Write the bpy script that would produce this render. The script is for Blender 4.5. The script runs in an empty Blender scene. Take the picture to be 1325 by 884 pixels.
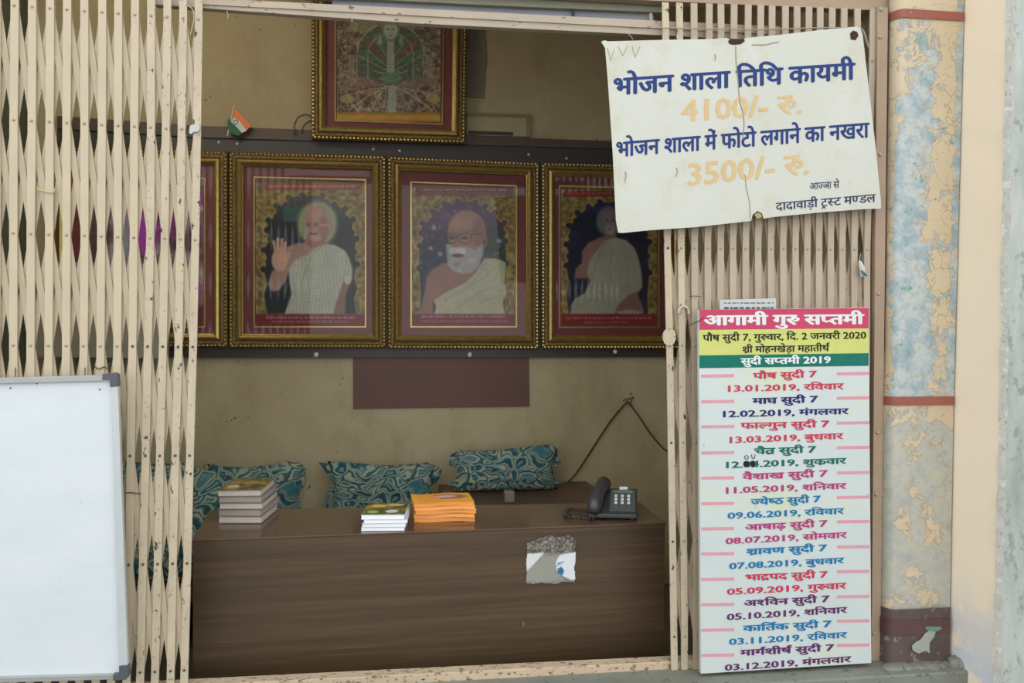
import bpy, bmesh, math, random
import numpy as np
from mathutils import Vector, Matrix
random.seed(7); rng = np.random.default_rng(7)
scene = bpy.context.scene
C = scene.collection

# ---------------------------------------------------------------- camera
F = 1030.0
YAW, PITCH, ROLL = math.radians(7.8), math.radians(0.95), math.radians(0.3)
EYE = Vector((0.0, -2.9, 1.55))
fw = Vector((math.sin(YAW)*math.cos(PITCH), math.cos(YAW)*math.cos(PITCH), -math.sin(PITCH)))
r0 = fw.cross(Vector((0, 0, 1))).normalized(); u0 = r0.cross(fw).normalized()
rt = r0*math.cos(ROLL) + u0*math.sin(ROLL)
up = u0*math.cos(ROLL) - r0*math.sin(ROLL)
cd = bpy.data.cameras.new('camera'); cam = bpy.data.objects.new('camera', cd); C.objects.link(cam)
cd.sensor_width = 36; cd.lens = F*36/1325; cd.clip_start = .05
cam.matrix_world = Matrix(((rt.x, up.x, -fw.x, EYE.x), (rt.y, up.y, -fw.y, EYE.y), (rt.z, up.z, -fw.z, EYE.z), (0, 0, 0, 1)))
scene.camera = cam

# ---------------------------------------------------------------- sky, light, exposure
w = bpy.data.worlds.new('overcast_sky'); scene.world = w; w.use_nodes = True
bg = w.node_tree.nodes['Background']; bg.inputs[0].default_value = (0.93, 0.97, 1.0, 1); bg.inputs[1].default_value = 1.95
scene.view_settings.view_transform = 'Standard'; scene.view_settings.look = 'None'
scene.view_settings.gamma = 1; scene.view_settings.exposure = 0.0
# ---------------------------------------------------------------- pixel measurements -> world points on real planes
def ray(x, y): return fw + rt*((x-662.5)/F) + up*((442-y)/F)
def U(x, y, Y):
    d = ray(x, y); return EYE + d*((Y-EYE.y)/d.y)
def V(x, y, Z):
    d = ray(x, y); return EYE + d*((Z-EYE.z)/d.z)

# ---------------------------------------------------------------- helpers
def lin(c):
    c = np.asarray(c, float)/255.0
    return np.where(c <= .04045, c/12.92, ((c+.055)/1.055)**2.4)
GI, GO = 2.5, .82
def si(r, g, b, k=1.0): return tuple(float(min(.85, v*GI*k)) for v in lin((r, g, b)))   # colour of an indoor thing seen in room light
def so(r, g, b, k=1.0): return tuple(float(min(.88, v*GO*k)) for v in lin((r, g, b)))   # colour of a thing in daylight

ORG = {}
class MB:
    def __init__(s): s.v = []; s.f = []
    def add(s, vs, fs):
        n = len(s.v); s.v += [Vector(p) for p in vs]; s.f += [tuple(i+n for i in f) for f in fs]; return s
    def box(s, a, b):
        x0, y0, z0 = a; x1, y1, z1 = b
        return s.add([(x0,y0,z0),(x1,y0,z0),(x1,y1,z0),(x0,y1,z0),(x0,y0,z1),(x1,y0,z1),(x1,y1,z1),(x0,y1,z1)],
                     [(0,3,2,1),(4,5,6,7),(0,1,5,4),(1,2,6,5),(2,3,7,6),(3,0,4,7)])
    def hexa(s, p):   # 4 bottom + 4 top points
        return s.add(p, [(0,3,2,1),(4,5,6,7),(0,1,5,4),(1,2,6,5),(2,3,7,6),(3,0,4,7)])
    def prism(s, pts, d):   # polygon pts (world) extruded by vector d
        n = len(pts); d = Vector(d); pts = [Vector(p) for p in pts]
        return s.add(pts+[p+d for p in pts], [tuple(range(n)), tuple(range(2*n-1, n-1, -1))]+[(i, i+n, (i+1) % n+n, (i+1) % n) for i in range(n)])
    def tube(s, pts, r, n=8, cap=True):
        pts = [Vector(p) for p in pts]; rs = r if hasattr(r, '__len__') else [r]*len(pts); vs = []; fs = []
        ref = None
        for i, p in enumerate(pts):
            t = (pts[min(i+1, len(pts)-1)]-pts[max(i-1, 0)]).normalized()
            if ref is None: ref = Vector((0, 0, 1)) if abs(t.z) < .9 else Vector((1, 0, 0))
            a = (ref - t*ref.dot(t)).normalized(); ref = a; b = t.cross(a)
            for k in range(n):
                q = 2*math.pi*k/n; vs.append(p+(a*math.cos(q)+b*math.sin(q))*rs[i])
        for i in range(len(pts)-1):
            for k in range(n): fs.append((i*n+k, i*n+(k+1) % n, (i+1)*n+(k+1) % n, (i+1)*n+k))
        if cap: fs += [tuple(range(n-1, -1, -1)), tuple((len(pts)-1)*n+k for k in range(n))]
        return s.add(vs, fs)
    def ball(s, c, r, n=6, m=4, sy=1):
        c = Vector(c); vs = [c+Vector((0, 0, r))]; fs = []
        for i in range(1, m):
            for k in range(n):
                a = math.pi*i/m; b = 2*math.pi*k/n
                vs.append(c+Vector((r*math.sin(a)*math.cos(b), sy*r*math.sin(a)*math.sin(b), r*math.cos(a))))
        vs.append(c-Vector((0, 0, r))); L = len(vs)-1
        for k in range(n):
            fs.append((0, 1+k, 1+(k+1) % n)); fs.append((L, L-n+(k+1) % n, L-n+k))
            for i in range(m-2): fs.append((1+i*n+k, 1+(i+1)*n+k, 1+(i+1)*n+(k+1) % n, 1+i*n+(k+1) % n))
        return s.add(vs, fs)
def setmeta(o, label=None, cat=None, group=None, kind=None):
    if label: o['label'] = label
    if cat: o['category'] = cat
    if group: o['group'] = group
    if kind: o['kind'] = kind
    return o
def thing(name, label, cat, loc=(0, 0, 0), group=None):
    o = bpy.data.objects.new(name, None); o.empty_display_size = .05; C.objects.link(o); o.location = Vector(loc)
    ORG[o] = Vector(loc); return setmeta(o, label, cat, group)
def obj(name, mb, mat, parent=None, label=None, cat=None, group=None, kind=None, bevel=0, smooth=False, recalc=True):
    vs = mb.v
    if parent is not None: org = ORG[parent]
    else:
        xs = [p.x for p in vs]; ys = [p.y for p in vs]; zs = [p.z for p in vs]
        org = Vector(((min(xs)+max(xs))/2, (min(ys)+max(ys))/2, min(zs)))
    me = bpy.data.meshes.new(name); me.from_pydata([tuple(p-org) for p in vs], [], mb.f)
    if recalc:
        bm = bmesh.new(); bm.from_mesh(me); bmesh.ops.recalc_face_normals(bm, faces=bm.faces)
        if bevel: bmesh.ops.bevel(bm, geom=[e for e in bm.edges if len(e.link_faces) == 2 and e.calc_face_angle(0) > .6], offset=bevel, segments=2, affect='EDGES', profile=.5)
        bm.to_mesh(me); bm.free()
    if smooth: me.polygons.foreach_set('use_smooth', [True]*len(me.polygons))
    for m in (mat if isinstance(mat, (list, tuple)) else [mat]): me.materials.append(m)
    o = bpy.data.objects.new(name, me); C.objects.link(o)
    if parent is not None: o.parent = parent
    else: o.location = org
    ORG[o] = org
    return setmeta(o, label, cat, group, kind)
def struct(name, mb, mat, **k): return obj(name, mb, mat, kind='structure', **k)

# ---------------------------------------------------------------- materials
def newmat(name):
    m = bpy.data.materials.new(name); m.use_nodes = True; nt = m.node_tree; b = nt.nodes['Principled BSDF']
    return m, nt, b
def nd(nt, t, **k):
    n = nt.nodes.new(t)
    for a, v in k.items():
        if a in ('_',): continue
        setattr(n, a, v)
    return n
def coords(nt, scale=(1, 1, 1), kind='Object'):
    tc = nd(nt, 'ShaderNodeTexCoord'); mp = nd(nt, 'ShaderNodeMapping'); mp.inputs['Scale'].default_value = scale
    nt.links.new(tc.outputs[kind], mp.inputs[0]); return mp.outputs[0]
def geo(nt, scale=(1, 1, 1)):
    g = nd(nt, 'ShaderNodeNewGeometry'); mp = nd(nt, 'ShaderNodeMapping'); mp.inputs['Scale'].default_value = scale
    nt.links.new(g.outputs['Position'], mp.inputs[0]); return mp.outputs[0]
def noise(nt, vec, scale, detail=4, rough=.55, dist=0):
    n = nd(nt, 'ShaderNodeTexNoise'); n.inputs['Scale'].default_value = scale; n.inputs['Detail'].default_value = detail
    n.inputs['Roughness'].default_value = rough; n.inputs['Distortion'].default_value = dist
    nt.links.new(vec, n.inputs['Vector']); return n.outputs[0]
def ramp(nt, fac, stops, interp='LINEAR'):
    r = nd(nt, 'ShaderNodeValToRGB'); r.color_ramp.interpolation = interp; e = r.color_ramp.elements
    while len(e) < len(stops): e.new(.5)
    for i, (p, c) in enumerate(stops):
        e[i].position = p; e[i].color = (*c, 1) if len(c) == 3 else c
    nt.links.new(fac, r.inputs[0]); return r.outputs[0]
def mix(nt, fac, a, b, mode='MIX'):
    m = nd(nt, 'ShaderNodeMix', data_type='RGBA', blend_type=mode)
    for i, v in ((0, fac), (6, a), (7, b)):
        if isinstance(v, (int, float)): m.inputs[i].default_value = v
        elif isinstance(v, tuple): m.inputs[i].default_value = (*v, 1)
        else: nt.links.new(v, m.inputs[i])
    return m.outputs[2]
def math_(nt, op, a, b=0.0):
    m = nd(nt, 'ShaderNodeMath', operation=op)
    for i, v in ((0, a), (1, b)):
        if isinstance(v, (int, float)): m.inputs[i].default_value = v
        else: nt.links.new(v, m.inputs[i])
    return m.outputs[0]
def bump(nt, b, h, strength=.3, dist=.01):
    n = nd(nt, 'ShaderNodeBump'); n.inputs['Strength'].default_value = strength; n.inputs['Distance'].default_value = dist
    nt.links.new(h, n.inputs['Height']); nt.links.new(n.outputs[0], b.inputs['Normal'])
def pm(name, col, rough=.6, var=.12, vs=6, met=0, chips=None, bmp=0, stretch=(1, 1, 1), spec=None):
    """plain procedural paint: base colour with slow variation, optional chips = list of (colour, scale, threshold)"""
    m, nt, b = newmat(name); v = geo(nt, stretch)
    n = noise(nt, v, vs, 5)
    c = ramp(nt, n, [(.3, tuple(x*(1-var) for x in col)), (.7, tuple(min(.95, x*(1+var)) for x in col))])
    for (cc, sc, th) in (chips or []):
        q = noise(nt, v, sc, 6, .65)
        k = ramp(nt, q, [(th, (0, 0, 0)), (min(1, th+.025), (1, 1, 1))])
        c = mix(nt, k, c, cc)
    nt.links.new(c, b.inputs['Base Color']); b.inputs['Roughness'].default_value = rough; b.inputs['Metallic'].default_value = met
    if spec is not None: b.inputs['Specular IOR Level'].default_value = spec
    if bmp: bump(nt, b, noise(nt, v, vs*8, 4), bmp, .004)
    return m
def attrmat(name, rough=.5, spec=.3):
    m, nt, b = newmat(name); a = nd(nt, 'ShaderNodeAttribute', attribute_name='Col')
    nt.links.new(a.outputs['Color'], b.inputs['Base Color']); b.inputs['Roughness'].default_value = rough
    b.inputs['Specular IOR Level'].default_value = spec; return m
def flat(name, col, rough=.6): return pm(name, col, rough, .04, 20, spec=.2)

M = {}
rust = so(92, 62, 44); rustd = so(62, 48, 40)
M['slat'] = pm('cream_gate_paint', so(207, 190, 160), .5, .06, 14, chips=[(so(150, 130, 105), 120, .70), (rust, 46, .73)], stretch=(1, 1, .5), bmp=.1)
M['slat_worn'] = pm('worn_cream_gate_paint', so(205, 188, 160), .55, .1, 14, chips=[(so(150, 132, 112), 90, .61), (rustd, 38, .615)], stretch=(1, 1, .55), bmp=.15)
M['brace'] = pm('brace_cream_paint', so(198, 180, 150), .5, .08, 14, chips=[(rust, 50, .70)], stretch=(1, 1, .5))
M['slat_r'] = pm('dusty_cream_gate_paint', so(190, 172, 148), .55, .08, 14, chips=[(so(150, 128, 108), 90, .64), (rust, 50, .70)], stretch=(1, 1, .5), bmp=.1)
M['brace_r'] = pm('dusty_brace_paint', so(172, 153, 128), .6, .1, 14, chips=[(rust, 50, .66)], stretch=(1, 1, .5))
M['post'] = pm('dusty_brown_cream_post', so(176, 150, 124), .55, .08, 10, chips=[(so(120, 92, 72), 60, .68)])
M['rail'] = pm('dusty_rail_paint', so(188, 172, 150), .6, .08, 10, chips=[(so(110, 92, 76), 55, .63), (rustd, 80, .69)], stretch=(.5, 1, 1))
M['sill'] = pm('chipped_cream_sill', so(204, 182, 152), .6, .1, 10, chips=[(so(120, 98, 80), 70, .57), (rustd, 60, .64)], stretch=(.5, 1, 1))
M['rivet'] = pm('rivet_paint', so(176, 158, 134), .4, .15, 40)
M['rivet_d'] = pm('dark_rivet', so(96, 76, 64), .5, .15, 40)
M['wall_in'] = None
def wallmat():
    m, nt, b = newmat('stained_cream_plaster'); v = geo(nt)
    c = ramp(nt, noise(nt, v, 1.3, 5, .6), [(.3, si(110, 99, 74)), (.5, si(116, 106, 82)), (.72, si(124, 116, 94))])
    st = ramp(nt, noise(nt, geo(nt, (1.6, 1, .7)), 2.1, 5, .7), [(.54, (0, 0, 0)), (.75, (.55, .55, .55))])
    c = mix(nt, st, c, si(96, 84, 62))
    sp = ramp(nt, noise(nt, v, 26, 3, .5), [(.735, (0, 0, 0)), (.75, (1, 1, 1))])
    c = mix(nt, sp, c, si(62, 56, 44))
    nt.links.new(c, b.inputs['Base Color']); b.inputs['Roughness'].default_value = .7
    bump(nt, b, noise(nt, v, 9, 5), .15, .01); return m
M['wall_in'] = wallmat()
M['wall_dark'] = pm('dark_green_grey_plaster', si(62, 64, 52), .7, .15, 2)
M['ceil'] = pm('ceiling_plaster', (.72, .70, .64), .8, .05, 2)
M['floor'] = pm('dusty_floor_tile', si(70, 66, 56), .35, .2, 3)
M['facade'] = pm('facade_plaster', so(205, 188, 158), .8, .08, 2, bmp=.2)
M['pave'] = pm('street_concrete', so(130, 128, 122), .85, .15, 3, bmp=.3)
M['ledge'] = pm('grey_green_stone', so(132, 134, 122), .6, .12, 5, chips=[(so(98, 100, 92), 30, .60)], bmp=.2)
M['riser'] = pm('dark_green_grey_riser', so(92, 98, 90), .6, .15, 5, bmp=.2)
M['black'] = pm('black_board_paint', si(44, 38, 33, .75), .45, .08, 3)
M['maroon_board'] = pm('maroon_brown_board', si(62, 38, 30), .5, .08, 3)
M['metal_w'] = pm('pale_nail', si(150, 145, 140), .3, .05, 30)

# ---------------------------------------------------------------- room shell
YB = 1.75
XL = U(45, 300, YB).x; XR = U(894, 400, YB).x + .0
ZC = 3.62
G_BASE = U(905, 870.6, -.03).z         # height of the stone ledge
XRET = U(1247, 20, -.05).x
struct('floor', MB().box((XL-.2, -.0, -.1), (XR+1.2, YB+.1, 0)), M['floor'])
struct('ceiling', MB().box((XL-.2, .02, ZC), (XR+1.2, YB+.1, ZC+.1)), M['ceil'])
struct('wall_back', MB().box((XL-.1, YB, 0), (XR+.1, YB+.12, ZC)), M['wall_in'])
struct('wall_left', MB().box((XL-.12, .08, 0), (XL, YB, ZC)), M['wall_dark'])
struct('wall_right', MB().box((XR, .15, 0), (XR+.12, YB, ZC)), M['wall_in'])
struct('ground', MB().box((-9, -12, -.25), (9, .0, -.15)), M['pave'])
lz = U(700, -75, 0).z
struct('wall_front', MB().box((-4.5, -.03, lz), (XRET, .2, 4.3)), M['facade'])
gl = U(-115, 300, 0).x
struct('wall_front_left', MB().box((-4.5, -.03, -.15), (gl, .2, lz)), M['facade'])
struct('wall_jamb_right', MB().box((XR-.005, .1, -.1), (XRET+.1, .25, lz)), M['wall_in'])
struct('wall_front_right', MB().box((U(1150, 300, 0).x, .0, -.15), (XRET+.1, .15, lz)), M['facade'])
# added fill tube above the opening, out of frame, brightens the upper room wall
tl = thing('fill_tube', 'slim tube light high above the gate opening, on the inner face of the wall', 'lamp', (-1.4, .215, 3.3))
obj('holder', MB().box((-1.95, .201, 3.28), (-.8, .225, 3.33)), pm('fill_tube_holder', (.6, .6, .58), .5), tl)
em, ent, eb = newmat('fill_tube_glow'); eb.inputs['Emission Color'].default_value = (1, .93, .78, 1); eb.inputs['Emission Strength'].default_value = 60.0
obj('tube', MB().tube([(-1.92, .24, 3.3), (-.83, .24, 3.3)], .014, 10), em, tl, smooth=True)
# raised stone ledge in front of the gate
lf = V(1040, 881, G_BASE).y
struct('trim_ledge', MB().box((-4.5, lf, G_BASE-.05), (XRET, .12, G_BASE)), M['ledge'], bevel=.006)
struct('wall_riser', MB().box((-4.5, lf+.02, -.15), (XRET, .1, G_BASE-.05)), M['riser'])

# ---------------------------------------------------------------- pillar with peeling paint
def peel():
    m, nt, b = newmat('peeling_cream_over_blue_plaster'); v = geo(nt)
    g = nd(nt, 'ShaderNodeNewGeometry'); sep = nd(nt, 'ShaderNodeSeparateXYZ'); nt.links.new(g.outputs['Position'], sep.inputs[0])
    a = nd(nt, 'ShaderNodeAttribute', attribute_name='Col'); asep = nd(nt, 'ShaderNodeSeparateColor'); nt.links.new(a.outputs['Color'], asep.inputs[0])
    under = ramp(nt, noise(nt, v, 14, 8, .7), [(.3, so(140, 163, 170)), (.45, so(168, 184, 188)), (.58, so(206, 208, 202)), (.72, so(168, 178, 158))])
    grey = ramp(nt, noise(nt, v, 30, 8, .75), [(.35, so(176, 174, 160)), (.52, so(196, 192, 178)), (.64, so(208, 196, 158))])
    under = mix(nt, asep.outputs[1], under, grey)
    green = ramp(nt, noise(nt, v, 16, 6, .7), [(.60, (0, 0, 0)), (.64, (1, 1, 1))])
    green = math_(nt, 'MULTIPLY', green, math_(nt, 'SUBTRACT', 1.0, asep.outputs[1]))
    under = mix(nt, green, under, so(120, 172, 138))
    cream = ramp(nt, noise(nt, v, 6, 4), [(.3, so(216, 194, 158)), (.7, so(222, 203, 170))])
    n1 = noise(nt, v, 12, 12, .74, .6)
    k = math_(nt, 'ADD', n1, math_(nt, 'MULTIPLY', math_(nt, 'SUBTRACT', asep.outputs[0], .5), .42))
    mk = ramp(nt, k, [(.495, (0, 0, 0)), (.51, (1, 1, 1))])
    c = mix(nt, mk, under, cream)
    edge = ramp(nt, k, [(.475, (0, 0, 0)), (.495, (1, 1, 1)), (.50, (1, 1, 1)), (.512, (0, 0, 0))])
    c = mix(nt, math_(nt, 'MULTIPLY', edge, .45), c, so(150, 128, 100))
    vo = nd(nt, 'ShaderNodeTexVoronoi', feature='DISTANCE_TO_EDGE'); vo.inputs['Scale'].default_value = 13
    dv = nd(nt, 'ShaderNodeVectorMath', operation='ADD'); nt.links.new(v, dv.inputs[0])
    nz = nd(nt, 'ShaderNodeTexNoise'); nz.inputs['Scale'].default_value = 16; nz.inputs['Detail'].default_value = 6; nt.links.new(v, nz.inputs['Vector'])
    sc = nd(nt, 'ShaderNodeVectorMath', operation='SCALE'); sc.inputs['Scale'].default_value = .12; nt.links.new(nz.outputs[1], sc.inputs[0]); nt.links.new(sc.outputs[0], dv.inputs[1])
    nt.links.new(dv.outputs[0], vo.inputs['Vector'])
    cr = ramp(nt, vo.outputs[0], [(.006, (1, 1, 1)), (.03, (0, 0, 0))]); cr = math_(nt, 'MULTIPLY', cr, ramp(nt, noise(nt, v, 7, 4), [(.44, (0, 0, 0)), (.54, (.8, .8, .8))]))
    cr = math_(nt, 'MULTIPLY', math_(nt, 'MULTIPLY', cr, mk), asep.outputs[2])
    c = mix(nt, cr, c, so(150, 140, 120))
    nt.links.new(c, b.inputs['Base Color']); b.inputs['Roughness'].default_value = .55
    bump(nt, b, mix(nt, .3, mk, noise(nt, v, 60, 5)), .45, .004)
    return m
M['peel'] = peel()
def interp(y, tab):
    ys = [t[0] for t in tab]; return float(np.interp(y, ys, [t[1] for t in tab]))
def pillar_grid(ya, yb, ny, nx, xl_tab, xr_tab, Yf, Yg, attr=None, jag=0):
    mb = MB(); cols = []
    for j in range(ny+1):
        y = ya+(yb-ya)*j/ny; xl = interp(y, xl_tab); xr = interp(y, xr_tab)
        L = U(xl, y, Yg); Rr = U(xr, y, Yf); Lf = Vector((L.x+.035, Yf, 0)); z = Rr.z
        for i in range(nx+1):
            t = i/nx
            if i <= 8:
                a = math.pi/2*i/8; p = Vector((L.x+.035*(1-math.cos(a)), Yg+(Yf-Yg)*math.sin(a), z))
            else:
                q = (i-8)/(nx-8); p = Vector((L.x+.035+(Rr.x-L.x-.035)*q, Yf, z))
            mb.v.append(p); cols.append(attr(i/nx, y) if attr else (1, 1, 1))
    W = nx+1
    mb.f = [(j*W+i, (j+1)*W+i, (j+1)*W+i+1, j*W+i+1) for j in range(ny) for i in range(nx)]
    return mb, cols
XLT = [(-80, 1152), (20, 1151), (440, 1145), (520, 1141), (790, 1138), (884, 1136)]
XRT = [(-80, 1249), (20, 1247), (520, 1234), (790, 1229), (884, 1227)]
def pattr(u, y):
    if y < 524:
        blue = math.exp(-((u-.36-.08*math.sin(y/60))/.27)**2)*min(1, max(.25, (y-20)/170))
        r = .72-.60*blue
        if u < .14: r = .70-.2*math.sin(y/45)*(y > 200)
        if u > .90: r -= .25
        if y > 380: r -= .05
        return (r, 0., 1.0)
    r = .62-(y-524)/160 if y < 575 else .29
    for (cu, cy_, ru, ry) in ((.52, 585, .16, 20), (.50, 628, .12, 12), (.38, 680, .10, 14), (.74, 688, .10, 14), (.52, 738, .10, 12), (.2, 775, .18, 12), (.68, 775, .16, 12)):
        r += .33*math.exp(-((u-cu)/ru)**2-((y-cy_)/ry)**2)
    return (r, .85, .25)
mb, cols = pillar_grid(-80, 786, 90, 28, XLT, XRT, -.05, 0, pattr)
pil = thing('pillar', 'square plastered pillar with flaking cream paint over blue right of the gate', 'pillar', U(1190, 860, -.05))
o = obj('shaft', mb, M['peel'], pil, smooth=True)
ca = o.data.color_attributes.new('Col', 'FLOAT_COLOR', 'POINT')
ca.data.foreach_set('color', np.array([(*c, 1) for c in cols], dtype='f4').ravel())
M['band'] = pm('red_brown_band', so(164, 92, 74), .6, .12, 8, chips=[(so(200, 170, 140), 50, .66)])
for (a, b2) in ((16, 27), (513, 524)):
    mb, _ = pillar_grid(a, b2, 1, 20, [(y, x-1) for y, x in XLT], [(y, x+1) for y, x in XRT], -.056, 0)
    obj('painted_band', mb, M['band'], pil, label='thin red-brown painted band')
M['plinth'] = pm('chipped_maroon_plinth', so(98, 80, 76), .65, .15, 12, chips=[(so(140, 132, 122), 30, .60), (so(190, 190, 184), 60, .72)], bmp=.4)
mb, _ = pillar_grid(786, 858, 10, 24, [(y, x-1) for y, x in XLT], [(y, x+1) for y, x in XRT], -.062, 0)
obj('plinth', mb, M['plinth'], pil, label='chipped maroon plinth')
mb, _ = pillar_grid(800, 819, 2, 24, [(y, x-2) for y, x in XLT], [(y, x+1) for y, x in XRT], -.066, 0)
obj('plinth_tile', mb, pm('maroon_band', so(96, 66, 62), .5, .12, 12, chips=[(so(160, 150, 140), 60, .66)]), pil)
def poly_px(pts, Y, th=.0008):
    return MB().prism([U(x, y, Y) for x, y in pts], (0, th, 0))
M['patch'] = pm('bare_grey_plaster', so(170, 176, 166), .8, .08, 30)
obj('bare_patch', poly_px([(1180, 836), (1184, 832), (1191, 828), (1197, 820), (1204, 815), (1211, 816), (1209, 824), (1203, 832), (1203, 846), (1198, 842), (1189, 846), (1181, 842)], -.0675), M['patch'], pil, label='bare grey patch on the plinth')
obj('bare_patch', poly_px([(1198, 811), (1217, 811), (1219, 814), (1210, 818), (1198, 815)], -.0685), pm('green_fleck', so(110, 150, 128), .8), pil, label='green fleck')
# lumpy mortar at the ledge end
mb = MB()
for i in range(26):
    x = 1147+random.random()*98; y = 846+random.random()*12-(x-1147)*.02
    p = U(x, y, -.066-.02*random.random()); n0 = len(mb.v); mb.ball((p.x, p.y, G_BASE), .018+random.random()*.022, 9, 6)
    for q in mb.v[n0:]: q.z = G_BASE+(q.z-G_BASE)*.35
for (x, r) in ((1236, .03), (1243, .034), (1240, .026), (1247, .022)):
    p = U(x, 850, -.09); n0 = len(mb.v); mb.ball((p.x, p.y, G_BASE+.004), r, 11, 8)
    for q in mb.v[n0:]: q += Vector((random.uniform(-1, 1), random.uniform(-1, 1), random.uniform(-1, 1)))*.004
obj('mortar_lumps', mb, M['ledge'], pil, smooth=True, kind='stuff')

# return wall (cream side face) and grey neighbouring wall
def retmat():
    m, nt, b = newmat('smooth_cream_wall'); v = geo(nt)
    c = ramp(nt, noise(nt, v, 3, 4), [(.3, (.84, .715, .54)), (.7, (.87, .74, .565))])
    sep = nd(nt, 'ShaderNodeSeparateXYZ'); nt.links.new(v, sep.inputs[0])
    lo = nd(nt, 'ShaderNodeMapRange'); lo.inputs[1].default_value = .62; lo.inputs[2].default_value = .28; nt.links.new(sep.outputs[2], lo.inputs[0])
    k = math_(nt, 'MULTIPLY', lo.outputs[0], ramp(nt, noise(nt, v, 11, 5), [(.42, (0, 0, 0)), (.52, (1, 1, 1))]))
    c = mix(nt, k, c, so(222, 224, 228))
    nt.links.new(c, b.inputs['Base Color']); b.inputs['Roughness'].default_value = .75
    bump(nt, b, noise(nt, v, 30, 5), .12, .004); return m
YF2 = -.275
mb = MB(); ns = 24
for j in range(ns+1):
    y = -80+(1100+80)*j/ns
    mb.v += [U(interp(y, XRT)-3, y, -.03), U(1304-16*y/884+random.uniform(-1, 1)*.8, y, YF2)]
mb.f = [(2*j, 2*j+2, 2*j+3, 2*j+1) for j in range(ns)]
struct('wall_return', mb, retmat())
def greymat():
    m, nt, b = newmat('streaky_whitewash_grey'); v = geo(nt, (1, 1, .25))
    c = ramp(nt, noise(nt, v, 9, 6, .65), [(.3, so(154, 162, 152)), (.5, so(180, 186, 177)), (.7, so(202, 205, 196))])
    ch = ramp(nt, noise(nt, geo(nt, (1, 1, .6)), 24, 6, .7), [(.56, (0, 0, 0)), (.62, (.7, .7, .7))])
    c = mix(nt, ch, c, so(140, 142, 136))
    nt.links.new(c, b.inputs['Base Color']); b.inputs['Roughness'].default_value = .8
    bump(nt, b, noise(nt, geo(nt), 22, 6), .4, .006); return m
mb = MB()
for j in range(ns+1):
    q = mb
    a = Vector(bpy.data.objects['wall_return'].data.vertices[2*j+1].co)+ORG[bpy.data.objects['wall_return']]
    mb.v += [a, Vector((a.x+3.5, a.y, a.z))]
mb.f = [(2*j, 2*j+2, 2*j+3, 2*j+1) for j in range(ns)]
struct('wall_neighbour', mb, greymat())
# worn grey-white edge strip where the two walls meet
mb = MB()
pts = []
for j in range(60):
    y = -60+j*16.5; x = 1304-16*y/884
    pts.append((x-1-random.random()*2.5, x+6+random.random()*5, y))
for j in range(59):
    a = pts[j]; b2 = pts[j+1]
    mb.hexa([U(a[0], a[2], YF2-.002), U(a[1], a[2], YF2-.002), U(a[1], a[2], YF2+.0), U(a[0], a[2], YF2+.0),
             U(b2[0], b2[2], YF2-.002), U(b2[1], b2[2], YF2-.002), U(b2[1], b2[2], YF2+.0), U(b2[0], b2[2], YF2+.0)])
struct('trim_corner', mb, pm('worn_plaster_edge', so(186, 184, 172), .85, .15, 20, chips=[(so(160, 156, 144), 60, .58), (so(205, 206, 200), 30, .58)], bmp=.4))

# ---------------------------------------------------------------- collapsible gates
def slab_px(pts, Y0, Y1):
    return MB().prism([U(x, y, Y0) for x, y in pts], (0, Y1-Y0, 0))
def channel(mb, pts, wd, dp):   # folded strip channel along pts, open at the back
    t = .002; sec = [(-wd/2, dp), (-wd/2, 0), (wd/2, 0), (wd/2, dp), (wd/2-t, dp), (wd/2-t, t), (-wd/2+t, t), (-wd/2+t, dp)]
    n0 = len(mb.v)
    for p in pts:
        for (a, b2) in sec: mb.v.append(p+Vector((a, b2, 0)))
    for i in range(len(pts)-1):
        for k in range(8): mb.f.append((n0+i*8+k, n0+i*8+(k+1) % 8, n0+(i+1)*8+(k+1) % 8, n0+(i+1)*8+k))
def bar(a, b2, wd, y0, th=.003):
    d = (b2-a); d.y = 0; d.normalize(); s = Vector((d.z, 0, -d.x))*wd/2; a = Vector((a.x, y0, a.z))-d*.012; b2 = Vector((b2.x, y0, b2.z))+d*.012
    return MB().prism([a-s, a+s, b2+s, b2-s], (0, th, 0))
def gate(root, slats, rows, Y, wd, mats, bmat, ends, rivet_dark):
    """slats: list of x(y) tables ; rows: function row index,x -> y"""
    nr = rows['n']; P = []
    rv = MB(); rvd = MB()
    for i, tab in enumerate(slats):
        pts = []
        y0, y1 = ends(i)
        ys = [y0]+[rows['y'](k, interp(300, tab)) for k in range(nr)]+[y1]
        ys = [y for y in ys if y0 <= y <= y1]; ys = sorted(set(ys))
        for y in ys: pts.append(U(interp(y, tab)+random.uniform(-.4, .4), y, Y))
        m = MB(); channel(m, pts, wd, .007)
        obj('slat', m, mats(i), root)
        row = []
        for k in range(nr):
            y = rows['y'](k, interp(300, tab)); p = U(interp(y, tab), y, Y); row.append(p)
            if y0 < y < y1:
                (rvd if rivet_dark(i, k) else rv).ball((p.x, Y-.001, p.z), .0052, 8, 4, .6)
        P.append(row)
    for i in range(len(P)-1):
        for k in range(nr-1):
            obj('brace', bar(P[i][k], P[i+1][k+1], wd*.84, Y+.0078), bmat, root)
            obj('brace', bar(P[i+1][k], P[i][k+1], wd*.84, Y+.0112), bmat, root)
    obj('rivets', rv, M['rivet'], root, kind='stuff', smooth=True)
    if rvd.v: obj('rivets', rvd, M['rivet_d'], root, kind='stuff', smooth=True, label='dark rust-stained rivets')
top = [18.4, 41.6, 64.4, 86.4, 109, 132, 153, 174.6, 195.6, 216.6, 237, 257]
mid = [17, 39.6, 63.2, 86, 109, 131, 152.4, 173, 194, 213, 233, 252.4]
q447 = [17, 39.5, 62.5, 85.5, 108, 130, 151.5, 171.5, 191, 210.5, 230.5, 249.5]
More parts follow.
